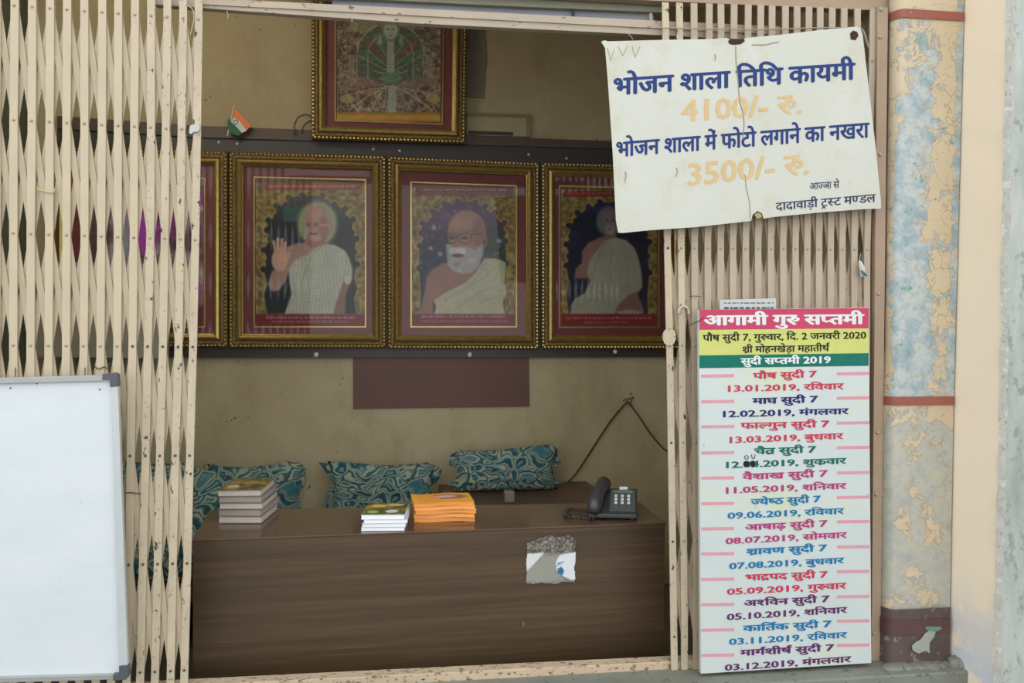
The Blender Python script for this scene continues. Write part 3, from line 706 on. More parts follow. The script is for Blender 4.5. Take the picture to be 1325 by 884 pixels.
# ---------------------------------------------------------------- painted prints (numpy canvas -> colour attribute)
def vnoise(nx, ny, cell, oct=4, seed=0):
    g = np.random.default_rng(seed); out = np.zeros((ny, nx)); amp = 1; tot = 0
    for o_ in range(oct):
        c = max(1.0, cell/2**o_); gx = int(nx/c)+3; gy = int(ny/c)+3; a = g.random((gy, gx))
        xs = np.arange(nx)/c; ys = np.arange(ny)/c; xi = xs.astype(int); yi = ys.astype(int); fx = xs-xi; fy = ys-yi; fx = fx*fx*(3-2*fx); fy = fy*fy*(3-2*fy)
        A = a[yi][:, xi]; B = a[yi][:, xi+1]; D = a[yi+1][:, xi]; E = a[yi+1][:, xi+1]
        out += amp*((A*(1-fx)+B*fx)*(1-fy)[:, None]+(D*(1-fx)+E*fx)*fy[:, None]); tot += amp; amp *= .55
    return out/tot
class Cv:
    def __init__(s, x0, x1, y0, y1, nx):
        s.x0, s.x1, s.y0, s.y1 = x0, x1, y0, y1; s.nx = nx; s.ny = int(nx*(y1-y0)/(x1-x0)); s.px = (x1-x0)/nx
        s.X, s.Y = np.meshgrid(np.linspace(x0, x1, nx), np.linspace(y0, y1, s.ny)); s.im = np.zeros((s.ny, nx, 3))
    def fill(s, m, col, a=1.0):
        m = np.clip(m, 0, 1)[..., None]*a; s.im = s.im*(1-m)+np.asarray(col, float)*m; return s
    def dist(s, pts, closed=False):
        d = np.full(s.X.shape, 1e9); P = list(pts)+([pts[0]] if closed else [])
        for (ax, ay), (bx, by) in zip(P[:-1], P[1:]):
            vx, vy = bx-ax, by-ay; L = vx*vx+vy*vy+1e-9; t = np.clip(((s.X-ax)*vx+(s.Y-ay)*vy)/L, 0, 1)
            d = np.minimum(d, np.hypot(s.X-ax-t*vx, s.Y-ay-t*vy))
        return d
    def pmask(s, pts, soft=None):
        soft = soft or s.px; ins = np.zeros(s.X.shape, bool); n = len(pts)
        for i in range(n):
            ax, ay = pts[i]; bx, by = pts[(i+1) % n]
            c = ((ay > s.Y) != (by > s.Y)); ins ^= c & (s.X < (bx-ax)*(s.Y-ay)/((by-ay) or 1e-9)+ax)
        sd = np.where(ins, 1, -1)*s.dist(pts, True); return np.clip(.5+sd/soft/1.5, 0, 1)
    def poly(s, pts, col, soft=None, a=1): return s.fill(s.pmask(pts, soft), col, a)
    def ell(s, cx, cy, rx, ry, col, soft=.06, a=1, rot=0):
        x = s.X-cx; y = s.Y-cy; c, q = math.cos(rot), math.sin(rot); r = np.hypot((x*c+y*q)/rx, (-x*q+y*c)/ry); return s.fill((1-r)/soft+.5, col, a)
    def line(s, pts, w_, col, a=1): return s.fill((w_/2-s.dist(pts))/s.px+.5, col, a)
    def mul(s, f): s.im = s.im*f[..., None]; return s
    def n(s, cell, seed, oct=4): return vnoise(s.nx, s.ny, cell, oct, seed)
    def dashes(s, x0, x1, y0, y1, col, seed, a=.8):
        r = random.Random(seed); x = x0
        while x < x1:
            l = r.uniform(5, 22); s.fill(((s.X > x) & (s.X < min(x+l, x1)) & (s.Y > y0+r.uniform(0, 1)) & (s.Y < y1)).astype(float)*(.5+.5*np.random.default_rng(seed+int(x)).random(s.X.shape)), col, a); x += l+r.uniform(2, 6)
    def build(s, ox, oy, sc, Y, parent, gain=1.0, name='print', mat=None):
        im = s.im.copy()
        for ax_ in (0, 1): im = (np.roll(im, 1, ax_)+2*im+np.roll(im, -1, ax_))/4
        im[0], im[-1], im[:, 0], im[:, -1] = s.im[0], s.im[-1], s.im[:, 0], s.im[:, -1]
        s.im = im*(1+.16*(s.n(22, 91)-.5))[..., None]; k = np.random.default_rng(5).normal(1, .04, s.X.shape); c = np.clip(lin(np.clip(s.im*k[..., None], 0, 255))*GI*gain*.62, 0, .85)
        mb = MB(); A = U(ox+s.x0/sc, oy+s.y0/sc, Y); B = U(ox+s.x1/sc, oy+s.y0/sc, Y); D = U(ox+s.x0/sc, oy+s.y1/sc, Y); E = U(ox+s.x1/sc, oy+s.y1/sc, Y)
        org = ORG[parent]; u = np.linspace(0, 1, s.nx)[None, :, None]; v_ = np.linspace(0, 1, s.ny)[:, None, None]
        A, B, D, E = [np.array(p-org) for p in (A, B, D, E)]
        co = (A*(1-u)+B*u)*(1-v_)+(D*(1-u)+E*u)*v_
        me = bpy.data.meshes.new(name); N = s.nx*s.ny; me.vertices.add(N); me.vertices.foreach_set('co', co.astype('f4').ravel())
        idx = np.arange(N).reshape(s.ny, s.nx); q = np.stack([idx[:-1, :-1], idx[1:, :-1], idx[1:, 1:], idx[:-1, 1:]], -1).reshape(-1, 4)
        me.loops.add(q.size); me.loops.foreach_set('vertex_index', q.ravel().astype('i4')); me.polygons.add(len(q))
        me.polygons.foreach_set('loop_start', (np.arange(len(q))*4).astype('i4')); me.update(calc_edges=True); me.validate()
        ca = me.color_attributes.new('Col', 'FLOAT_COLOR', 'POINT'); ca.data.foreach_set('color', np.concatenate([c, np.ones((s.ny, s.nx, 1))], -1).astype('f4').ravel())
        me.materials.append(mat or M['print']); o = bpy.data.objects.new(name, me); C.objects.link(o); o.parent = parent; ORG[o] = org; return o
M['print'] = attrmat('glossy_print', .4, .25)
M['gold_dark'] = pm('antique_gold_ornament', si(100, 82, 50, .85), .42, .35, 90, met=.55, chips=[(si(60, 42, 22), 110, .52)], bmp=.6)
M['gold'] = pm('bright_gold_leaf', si(140, 120, 68, .7), .34, .15, 30, met=.7)
M['gold_bead'] = pm('gold_beading', si(165, 140, 80), .3, .1, 30, met=.5)
M['mat'] = pm('maroon_velvet_mount', si(78, 36, 34), .6, .1, 20)
M['fillet'] = pm('thin_gold_fillet', si(120, 104, 60), .3, .1, 30, met=.6)
def glassmat():
    m, nt, b = newmat('picture_glass'); nt.nodes.remove(b); o_ = nt.nodes['Material Output']
    t = nd(nt, 'ShaderNodeBsdfTransparent'); g = nd(nt, 'ShaderNodeBsdfGlossy'); g.inputs['Roughness'].default_value = .03
    f = nd(nt, 'ShaderNodeFresnel'); f.inputs[0].default_value = 1.38; mx = nd(nt, 'ShaderNodeMixShader')
    nt.links.new(f.outputs[0], mx.inputs[0]); nt.links.new(t.outputs[0], mx.inputs[1]); nt.links.new(g.outputs[0], mx.inputs[2]); nt.links.new(mx.outputs[0], o_.inputs[0]); return m
M['glass'] = glassmat()
def frame(quad, inner, label, YF, print_cv, ox, oy, sc, gain=1):
    """quad: outer px corners TL,TR,BR,BL; inner: px corners of the inner gold fillet"""
    root = thing('picture_frame', label, 'picture', U((quad[2][0]+quad[3][0])/2, (quad[2][1]+quad[3][1])/2, YF), group=None)
    W = [U(x, y, YF) for x, y in quad]
    def ring(ins, d):
        r = []
        for i in range(4):
            p = W[i]; a = (W[(i+1) % 4]-p).normalized(); b2 = (W[(i-1) % 4]-p).normalized(); q = p+(a+b2)*ins; r.append(Vector((q.x, YF-d, q.z)))
        return r
    def sweep(prof):
        mb = MB(); R_ = [ring(*p) for p in prof]
        for k in range(len(R_)-1):
            for i in range(4):
                j = (i+1) % 4; mb.add([R_[k][i], R_[k][j], R_[k+1][j], R_[k+1][i]], [(0, 1, 2, 3)])
        return mb
    obj('outer_moulding', sweep([(0, 0), (0, .030), (.006, .038), (.014, .032), (.020, .040), (.034, .042), (.040, .034)]), M['gold_dark'], root, smooth=False)
    obj('inner_moulding', sweep([(.040, .034), (.044, .046), (.056, .052), (.064, .046), (.068, .034), (.074, .030), (.078, .012)]), M['gold'], root, smooth=False)
    mb = MB()
    for ins, d, r in ((.010, .037, .0065),):
        R_ = ring(ins, d)
        for i in range(4):
            a, b2 = R_[i], R_[(i+1) % 4]; n = int((b2-a).length/.021)
            for k in range(n): mb.ball(a.lerp(b2, (k+.5)/n), r, 5, 3)
    obj('beading', mb, M['gold_bead'], root, kind='stuff', recalc=False)
    R_ = ring(.07, .010); obj('mount', MB().add(R_, [(0, 1, 2, 3)]), M['mat'], root, label='maroon mount')
    I = [U(x, y, YF-.012) for x, y in inner]; J = [U(x+dx, y+dy, YF-.012) for (x, y), (dx, dy) in zip(inner, [(1.8, 1.8), (-1.8, 1.8), (-1.8, -1.8), (1.8, -1.8)])]
    mb = MB()
    for i in range(4):
        j = (i+1) % 4; mb.prism([I[i], I[j], J[j], J[i]], (0, -.005, 0))
    obj('inner_fillet', mb, M['fillet'], root)
    print_cv.build(ox, oy, sc, YF-.013, root, gain)
    R_ = ring(.07, .022); obj('glass', MB().add(R_, [(0, 1, 2, 3)]), M['glass'], root)
    return root
SK = (146, 118, 104); SKD = (120, 78, 66)
def border(cv, seed, arch, dark):
    n1 = cv.n(5, seed, 3); cv.fill(np.ones(cv.X.shape), (112, 94, 50)); cv.fill((n1-.5)*6, (150, 132, 82), .8); cv.fill((.42-n1)*6, (74, 60, 34), .7)
    m_ = cv.pmask(arch, 3); cv.line(list(arch)+[arch[0]], 8, (150, 128, 66))
    top = [p for p in arch if p[1] < 520]
    for (x, y) in top: cv.ell(x, y, 18, 18, (150, 128, 66), .15)
    for (x, y) in top: m_ = np.maximum(m_, np.clip((13-np.hypot(cv.X-x, cv.Y-y))/cv.px+.5, 0, 1))
    cv.fill(m_, dark)
    return m_
# picture 1
cv = Cv(240, 690, 128, 738, 170)
arch1 = [(285, 682), (272, 600), (288, 560), (270, 500), (290, 470), (272, 420), (300, 375), (283, 340), (290, 300), (322, 285), (322, 240), (360, 238), (372, 208), (425, 198), (510, 200), (525, 228), (560, 236), (575, 256), (604, 252), (606, 292), (636, 296), (630, 350), (650, 375), (640, 430), (652, 480), (640, 530), (652, 580), (640, 620), (650, 682)]
am = border(cv, 11, arch1, (38, 40, 40))
g = np.clip((330-cv.Y)/120, 0, 1); cv.fill(am*g, (84, 80, 80), .8); cv.fill(am*((cv.X > 350) & (cv.X < 440) & (cv.Y > 245) & (cv.Y < 305)), (56, 84, 72), .9)
r_ = np.hypot((cv.X-490)/80, (cv.Y-315)/92); cv.fill(np.exp(-((r_-.85)/.18)**2), (150, 152, 112), .9); cv.ell(490, 318, 66, 78, (130, 128, 100), .3)
cv.poly([(352, 412), (400, 395), (450, 388), (520, 392), (522, 402), (440, 450), (400, 468), (378, 495), (362, 545), (338, 580), (316, 592), (297, 584), (290, 556), (306, 505), (340, 500), (366, 468)], SK, 4)
cv.poly([(606, 520), (634, 535), (618, 575), (606, 605), (604, 682), (558, 682), (572, 620), (590, 570)], (124, 92, 78), 4)
cv.poly([(372, 505), (380, 482), (402, 462), (460, 430), (510, 395), (560, 400), (604, 424), (622, 458), (634, 500), (632, 540), (622, 562), (606, 560), (598, 545), (580, 600), (564, 650), (558, 682), (356, 682), (370, 640), (384, 600), (376, 560)], (162, 162, 144), 4)
rb_m = cv.pmask([(372, 505), (380, 482), (510, 395), (604, 424), (634, 500), (598, 545), (558, 682), (356, 682), (384, 600)], 4)
cv.mul(1-.16*rb_m*(.5+.5*np.sin(cv.X*.42+np.sin(cv.Y*.05)*2))*(.6+.4*np.sin(cv.Y*.5)))
for x0, y0, x1, y1 in ((408, 462, 520, 404), (420, 560, 470, 440), (590, 545, 612, 460)): cv.line([(x0, y0), (x1, y1)], 4, (120, 120, 104), .6)
cv.poly([(448, 350), (520, 350), (520, 400), (470, 412), (440, 395)], (132, 92, 78), 5)
cv.ell(487, 308, 52, 70, SK, .12); cv.ell(478, 275, 30, 30, (170, 126, 108), .8, .6); cv.ell(515, 330, 20, 48, SKD, .6, .5); cv.ell(541, 322, 8, 16, SK, .2)
cv.line([(440, 318), (462, 322), (470, 318), (492, 322), (535, 318)], 4, (190, 180, 165), .7); cv.ell(452, 318, 12, 9, (96, 66, 58), .4, .6); cv.ell(482, 318, 13, 9, (96, 66, 58), .4, .6)
cv.line([(466, 322), (462, 338), (470, 340)], 3, SKD, .8); cv.ell(474, 352, 17, 6, (90, 40, 38), .3); cv.ell(474, 349, 12, 2.5, (190, 170, 160), .5); cv.ell(480, 374, 26, 14, (160, 122, 108), .6, .7)
HS = (172, 138, 118)
cv.ell(336, 462, 33, 48, HS, .12)
for a in ([(320, 430), (313, 392), (312, 386)], [(330, 425), (328, 382), (329, 376)], [(342, 425), (345, 384), (346, 378)], [(352, 432), (358, 396), (360, 392)]): cv.line(a, 12, HS)
cv.line([(360, 470), (372, 440), (374, 432)], 11, HS)
for a in ([(324, 432), (321, 395)], [(336, 430), (337, 385)], [(347, 432), (352, 392)]): cv.line(a, 1.5, (120, 86, 72), .8)
cv.poly([(240, 684), (690, 684), (690, 738), (240, 738)], (104, 34, 36)); cv.dashes(282, 645, 692, 702, (170, 140, 130), 3); cv.dashes(305, 620, 710, 718, (150, 120, 110), 4)
cv.poly([(240, 128), (690, 128), (690, 148), (240, 148)], (92, 66, 44)); cv.poly([(262, 150), (672, 150), (672, 176), (262, 176)], (120, 62, 46)); cv.dashes(290, 650, 156, 166, (170, 130, 100), 5)
for k in range(6): cv.fill(((cv.X > 262+k*26) & (cv.X < 274+k*26) & (cv.Y > 128) & (cv.Y < 240))*1., (120, 112, 80), .25)
YFr = BY-.002
frame([(298, 198), (499.5, 203.5), (499.5, 450), (298, 449.5)], [(328, 228.5), (474, 232), (474, 424), (328, 424)], 'gold framed portrait of a bald man in white robe raising his open palm', YFr, cv, 255, 190, 3.156)
# picture 2
cv = Cv(112, 568, 128, 752, 170)
arch2 = [(150, 700), (150, 600), (144, 500), (146, 400), (168, 385), (152, 345), (160, 300), (198, 290), (202, 250), (244, 246), (252, 216), (310, 206), (390, 210), (402, 232), (434, 226), (442, 258), (476, 256), (482, 294), (518, 300), (512, 345), (524, 380), (526, 480), (520, 700)]
am = border(cv, 21, arch2, (34, 38, 50)); nn = cv.n(26, 8)
cv.fill(am*np.clip((400-cv.Y)/90, 0, 1), (84, 56, 78), .9); cv.fill(am*np.clip((cv.X-400)/60, 0, 1)*np.clip((cv.Y-300)/60, 0, 1), (44, 58, 44), .9); cv.fill(am*(nn-.55)*5, (96, 72, 100), .4)
for k in range(70):
    x = rng.uniform(150, 520); y = rng.uniform(215, 560); r = rng.uniform(1.5, 4); cv.fill(am*np.exp(-((cv.X-x)**2+(cv.Y-y)**2)/(r*r)), (170, 170, 180), .8)
for x, y in ((207, 322), (193, 412), (235, 437), (495, 380)): cv.fill(am*np.exp(-((cv.X-x)**2+(cv.Y-y)**2)/80), (190, 180, 190), .8); cv.line([(x-16, y-8), (x+16, y+8)], 1.5, (150, 140, 150), .6)
SK2 = (136, 108, 92); 
cv.poly([(148, 702), (158, 640), (170, 590), (176, 545), (196, 510), (240, 480), (300, 468), (410, 470), (420, 500), (380, 545), (300, 590), (232, 632), (206, 642), (204, 702)], (124, 92, 78), 5)
cv.ell(200, 570, 30, 60, (142, 100, 84), .8, .6)
cv.poly([(206, 642), (250, 612), (350, 560), (395, 515), (428, 455), (470, 456), (505, 464), (526, 476), (520, 560), (528, 610), (512, 650), (520, 702), (208, 702), (216, 670)], (152, 148, 122), 4)
for a in ([(250, 640), (400, 560), (500, 480)], [(300, 680), (420, 600), (520, 560)], [(380, 700), (430, 640), (520, 620)], [(430, 480), (400, 540), (330, 600)]): cv.line(a, 4, (122, 118, 96), .6)
cv.ell(352, 345, 84, 100, SK2, .06); cv.ell(335, 290, 50, 34, (156, 116, 98), .9, .7); cv.ell(405, 350, 30, 70, (112, 74, 62), .7, .6); cv.ell(430, 382, 13, 26, (128, 86, 72), .2); cv.ell(431, 384, 6, 14, (96, 62, 52), .4)
cv.poly([(262, 392), (262, 440), (268, 485), (290, 512), (330, 525), (372, 520), (405, 492), (424, 440), (426, 400), (412, 396), (396, 420), (372, 412), (350, 408), (300, 405), (280, 398)], (140, 134, 130), 7)
cv.fill((cv.n(6, 31)-.5)*5*cv.pmask([(262, 392), (268, 485), (330, 525), (405, 492), (426, 400), (350, 408)], 6), (168, 164, 160), .6)
cv.poly([(272, 420), (290, 406), (318, 410), (345, 410), (350, 428), (345, 440), (310, 432), (280, 440)], (172, 168, 164), 4); cv.ell(312, 444, 26, 8, (96, 54, 50), .4); cv.ell(308, 480, 20, 12, (108, 96, 92), .8, .5)
cv.poly([(296, 370), (312, 368), (322, 404), (300, 410), (286, 404)], (150, 108, 90), 4)
for a in ([(266, 352), (300, 348), (306, 356), (304, 384), (288, 392), (268, 388), (264, 370), (266, 352)], [(316, 352), (360, 346), (370, 354), (368, 382), (350, 392), (322, 388), (314, 370), (316, 352)], [(306, 360), (316, 360)], [(370, 354), (428, 346)]): cv.line(a, 4, (70, 46, 42), .9)
cv.ell(286, 366, 14, 8, (72, 48, 42), .5, .8); cv.ell(342, 366, 16, 8, (72, 48, 42), .5, .8); cv.line([(266, 342), (300, 338)], 5, (96, 80, 72), .8); cv.line([(318, 340), (368, 336)], 5, (96, 80, 72), .8)
cv.poly([(112, 128), (568, 128), (568, 144), (112, 144)], (96, 70, 46)); cv.poly([(128, 144), (556, 144), (556, 180), (128, 180)], (98, 40, 34)); cv.dashes(150, 530, 150, 160, (170, 150, 120), 13); cv.dashes(160, 520, 166, 174, (140, 100, 70), 14)
cv.poly([(112, 702), (568, 702), (568, 752), (112, 752)], (104, 34, 38)); cv.dashes(150, 520, 708, 718, (160, 120, 120), 15); cv.dashes(150, 540, 728, 738, (150, 105, 105), 16)
frame([(502, 204), (696, 212), (696, 451.5), (502, 451)], [(531, 235), (669, 240), (669, 424), (531, 424)], 'gold framed portrait of a white-bearded man with glasses before a starry sky', YFr, cv, 500, 200, 3.4)
# picture 3
cv = Cv(118, 524, 128, 724, 160)
arch3 = [(150, 676), (142, 600), (150, 540), (140, 470), (152, 430), (140, 380), (160, 345), (150, 300), (180, 280), (186, 246), (222, 246), (232, 222), (268, 220), (280, 202), (350, 202), (362, 222), (398, 222), (410, 246), (446, 250), (452, 282), (482, 296), (474, 340), (492, 370), (482, 430), (492, 500), (482, 600), (486, 676)]
am = border(cv, 41, arch3, (30, 32, 46)); cv.fill(am*(cv.n(20, 9)-.5)*4, (44, 48, 70), .6)
cv.ell(320, 282, 54, 64, (88, 92, 100), .25)
cv.poly([(304, 318), (348, 318), (350, 360), (300, 362)], (110, 82, 72), 4)
cv.poly([(206, 408), (232, 374), (276, 352), (304, 346), (300, 380), (250, 430), (236, 480), (236, 524), (174, 526), (178, 484), (204, 460)], (124, 94, 82), 4)
for a in ([(236, 440), (250, 410)], [(244, 444), (262, 414)], [(252, 448), (272, 420)]): cv.line(a, 5, (140, 98, 86))
cv.poly([(156, 676), (160, 634), (178, 608), (216, 588), (238, 540), (226, 500), (236, 450), (262, 412), (302, 362), (350, 352), (392, 362), (428, 396), (446, 440), (458, 500), (462, 560), (446, 582), (404, 596), (366, 640), (344, 676)], (136, 132, 114), 4)
for a in ([(300, 370), (260, 470), (250, 560)], [(380, 380), (400, 480), (396, 580)], [(240, 560), (300, 600), (380, 600)], [(190, 640), (260, 610), (320, 640)], [(330, 400), (320, 500), (340, 580)]): cv.line(a, 4, (112, 108, 92), .6)
cv.poly([(344, 668), (364, 632), (402, 598), (440, 578), (446, 602), (462, 640), (468, 668), (440, 676)], (114, 86, 76), 4); cv.poly([(346, 668), (400, 655), (468, 668), (440, 682), (370, 682)], (136, 132, 114), 4)
cv.ell(325, 282, 30, 46, (118, 98, 88), .12); cv.ell(325, 258, 28, 20, (104, 96, 92), .6, .7); cv.ell(323, 318, 20, 22, (130, 124, 116), .5); cv.ell(323, 314, 8, 3, (80, 50, 46), .5)
cv.ell(313, 280, 6, 3, (60, 44, 40), .5); cv.ell(336, 280, 6, 3, (60, 44, 40), .5); cv.line([(324, 282), (322, 298)], 3, (96, 74, 66), .8)
cv.poly([(118, 676), (524, 676), (524, 724), (118, 724)], (112, 34, 38)); cv.dashes(136, 500, 688, 697, (165, 130, 125), 23); cv.dashes(210, 400, 706, 714, (150, 110, 105), 24)
cv.poly([(118, 128), (524, 128), (524, 150), (118, 150)], (96, 70, 46)); cv.poly([(130, 154), (510, 154), (510, 178), (130, 178)], (120, 36, 36)); cv.dashes(140, 490, 160, 170, (160, 120, 110), 25)
frame([(699.5, 212), (886, 216), (886, 451), (699.5, 451)], [(723, 240), (853, 243), (853, 424.5), (723, 424.5)], 'gold framed portrait of a seated robed man, partly behind the tin sign', YFr, cv, 690, 200, 3.274)
# picture at far left behind the gate
cv = Cv(0, 150, 0, 200, 110); a_ = cv.n(22, 51); b_ = cv.n(9, 52)
cv.fill(np.ones(cv.X.shape), (110, 82, 92)); cv.fill((a_-.5)*8, (132, 52, 118)); cv.fill((b_-.55)*8, (150, 138, 146), .9); cv.fill((.4-b_)*8, (66, 44, 46), .9)
cv.poly([(36, 20), (58, 20), (58, 120), (36, 120)], (132, 140, 146), 3, .8); cv.ell(78, 70, 12, 26, (150, 60, 150), .3); cv.ell(105, 50, 8, 30, (120, 44, 116), .3)
cv.poly([(0, 0), (30, 0), (30, 200), (0, 200)], (84, 62, 58), 4, .8); cv.poly([(0, 160), (150, 160), (150, 200), (0, 200)], (88, 40, 40)); cv.dashes(10, 140, 170, 176, (150, 110, 105), 55)
frame([(68, 192), (296, 198), (296, 449), (68, 449)], [(106, 228), (266, 230), (266, 424), (106, 424)], 'wide gold framed picture of purple and white flowers behind the left gate', YFr, cv, 109, 231, 150/154.)
# upper picture
cv = Cv(186, 884, -110, 718, 230); n1 = cv.n(9, 61); n2 = cv.n(5, 62, 3); n3 = cv.n(40, 63)
cv.fill(np.ones(cv.X.shape), (58, 48, 40)); cv.fill((n1-.5)*7, (96, 82, 66), .8); cv.fill((n3-.5)*5, (64, 74, 62), .5); cv.fill((n2-.6)*8, (112, 78, 76), .6); rdg = np.exp(-((cv.n(14, 66, 3)-.5)/.022)**2)+np.exp(-((cv.n(18, 67, 3)-.47)/.02)**2); cv.fill(rdg, (132, 122, 104), .6)
for rr_ in ((225, 330, (110, 104, 84)), (150, 250, (104, 104, 86))):
    rx, ry, c_ = rr_; th = np.linspace(math.pi, 2*math.pi, 24); cv.poly([(545+rx*math.cos(t), 260+ry*.62*math.sin(t)) for t in th]+[(545+rx, 440), (545-rx, 440)], (52, 66, 54), 6, .75)
for i in range(7):
    t = math.pi+math.pi*(i+.5)/7; cv.poly([(545, 330), (545+215*math.cos(t-.16), 300+200*math.sin(t-.16)), (545+215*math.cos(t+.16), 300+200*math.sin(t+.16))], (92, 54, 52) if i % 2 else (54, 78, 62), 5, .7)
for rx, ry in ((225, 205), (152, 140)):
    th = np.linspace(math.pi, 2*math.pi, 24); cv.line([(545-rx, 430)]+[(545+rx*math.cos(t), 260+ry*math.sin(t)) for t in th]+[(545+rx, 430)], 6, (118, 112, 92), .9)
for a in ([(330, 270), (520, 370)], [(760, 270), (570, 370)], [(400, 240), (530, 350)], [(690, 240), (560, 350)], [(450, 180), (540, 300)], [(640, 180), (550, 300)]): cv.line(a, 5, (120, 112, 94), .8)
for s_ in (-1, 1):
    cv.poly([(545+s_*235, 260), (545+s_*285, 270), (545+s_*290, 440), (545+s_*240, 440)], (112, 106, 92), 6, .5)
    cv.poly([(545+s_*30, 460), (545+s_*200, 410), (545+s_*330, 440), (545+s_*300, 480), (545+s_*90, 478)], (96, 76, 72), 8, .7)
    for x1, y1 in ((140, 640), (60, 650), (230, 600), (310, 540), (280, 640)): cv.line([(545+s_*28, 480), (545+s_*x1*.6, 480+(y1-480)*.45), (545+s_*x1, y1)], 7, (118, 108, 96), .8)
    cv.line([(545+s_*110, 370), (545+s_*80, 385), (545+s_*30, 390)], 6, (120, 114, 94))
    cv.ell(545+s_*290, 560, 50, 28, (110, 98, 58), .3, .8); cv.ell(545+s_*70, 170, 14, 30, (96, 104, 86), .3)
cv.poly([(522, 160), (568, 160), (572, 400), (518, 400)], (112, 112, 98), 3); cv.poly([(530, 470), (578, 470), (584, 655), (526, 655)], (108, 112, 104), 3)
for k in range(24): cv.line([(520, 170+k*20), (575, 170+k*20)], 3, (70, 74, 66), .6)
cv.ell(545, 92, 62, 84, (80, 84, 70), .12); cv.ell(545, 100, 46, 60, (112, 118, 104), .12); cv.ell(527, 92, 10, 5, (50, 46, 44), .3); cv.ell(563, 92, 10, 5, (50, 46, 44), .3); cv.ell(545, 134, 13, 5, (110, 60, 56), .3); cv.line([(545, 96), (542, 116)], 3, (84, 88, 78)); cv.ell(545, 66, 4, 6, (140, 60, 50), .3)
cv.poly([(470, 420), (500, 385), (590, 385), (625, 420), (590, 460), (500, 460)], (62, 84, 70), 5); cv.line([(470, 420), (545, 440), (625, 420)], 4, (112, 104, 88))
cv.fill(rdg, (128, 118, 102), .35); cv.poly([(250, 110), (290, 20), (500, 30), (390, 112)], (112, 108, 78), 8, .6)
cv.poly([(186, 652), (884, 652), (884, 718), (186, 718)], (112, 84, 36), 4); cv.mul(np.where(cv.Y > 655, .85+.3*np.abs(np.sin((cv.Y-655)/63*math.pi)), 1))
frame([(404, -72), (604, -64), (601, 187.5), (404, 181.5)], [(433, -34), (576, -30), (573, 162), (433, 157)], 'larger gold framed devotional print of a seated deity hung above the row', BY-.03, cv, 400, 20, 5.2, 1.7)

# ---------------------------------------------------------------- small things on and around the board
fg = thing('small_flag', 'little paper tricolour flag on a stick above the black board', 'flag', U(294, 177, BY-.05))
obj('stick', MB().tube([U(294, 176, BY-.05), U(303, 136, BY-.05)], .003, 6), flat('flag_stick', si(150, 146, 130), .6), fg)
def fl_(pts, m, n): 
    obj(n, MB().prism([U(x, y, BY-.053) for x, y in pts], (0, .001, 0)), m, fg)
fl_([(303.5, 140), (306, 142), (313, 150), (325, 162), (319, 169), (311, 158), (302, 152)], flat('flag_orange', si(176, 92, 62), .7), 'orange_stripe')
fl_([(302, 152), (311, 158), (319, 169), (313, 172), (304, 162), (299, 158)], flat('flag_white', si(150, 150, 146), .7), 'white_stripe')
fl_([(299, 158), (304, 162), (313, 172), (309, 176), (302, 174), (296, 170), (294, 158), (297, 152)], flat('flag_green', si(44, 74, 54), .7), 'green_stripe')
p = U(305, 158, BY-.056); obj('wheel_emblem', MB().tube([p+Vector((math.cos(a)*.011, 0, math.sin(a)*.011)) for a in np.linspace(0, 2*math.pi, 12)], .002, 5), flat('flag_blue', si(50, 60, 90), .7), fg)
wire('cable', [(381, 174), (381, 162), (386, 152), (394, 148.5), (401, 150), (408, 158)], .004, flat('dark_cable', si(66, 58, 44), .6), 'dark cable looping out beside the upper picture frame', 'cable', BY-.03)
wire('cable', [(390, 172), (393, 163), (400, 157), (408, 155)], .004, flat('dark_cable_b', si(66, 58, 44), .6), 'shorter dark cable curving behind the upper picture frame', 'cable', BY-.02)
# grey bare patch and white socket casing right of the upper frame
obj('wall_patch', slab_px([(600, 36), (627, 38), (629, 62), (630, 84), (628, 92), (627, 127), (600, 126)], YB-.006, YB), pm('bare_grey_wall_patch', si(84, 78, 66), .8, .12, 20, bmp=.3), None, 'bare grey patch of wall right of the upper picture', 'wall patch')
vb = thing('casing_box', 'cream wall casing with a slot right of the upper picture', 'casing', U(640, 182, YB-.02))
obj('body', slab_px([(604, 147), (686, 149), (686, 177), (604, 175)], YB-.02, YB), pm('cream_casing', si(110, 102, 78), .5, .05, 6), vb)
obj('raised_edge', slab_px([(604, 146), (686, 148), (686, 151.5), (604, 150)], YB-.028, YB-.01), pm('casing_edge', si(84, 76, 56), .5), vb)
obj('raised_edge', slab_px([(681, 148), (686, 148), (686, 176.5), (681, 176)], YB-.028, YB-.01), pm('casing_edge_b', si(90, 82, 62), .5), vb)
obj('slot', slab_px([(606, 169), (664, 171), (664, 175.5), (606, 174)], YB-.0225, YB-.015), M['black'], vb)
# cord hanging from a nail on the wall
hn = thing('cord', 'dark cord looped over a nail on the wall, trailing down to the desk', 'cord', U(770, 600, YB-.02))
nm = flat('dark_cord', si(48, 38, 30), .7)
wire('cord_strand', [(812, 519, YB-.02), (790, 545, YB-.02), (765, 583, YB-.02), (746, 612, YB-.03), (733, 626, YB-.03)], .005, nm, None, None, None, hn)
wire('cord_strand', [(812, 519, YB-.02), (826, 538, YB-.02), (842, 562, YB-.02), (858, 580, YB-.02), (870, 588, YB-.02)], .004, nm, None, None, None, hn)
wire('knot', [(806, 519), (811, 516), (817, 517), (815, 522), (808, 523)], .004, flat('green_knot', si(56, 66, 50), .7), None, None, YB-.03, hn)

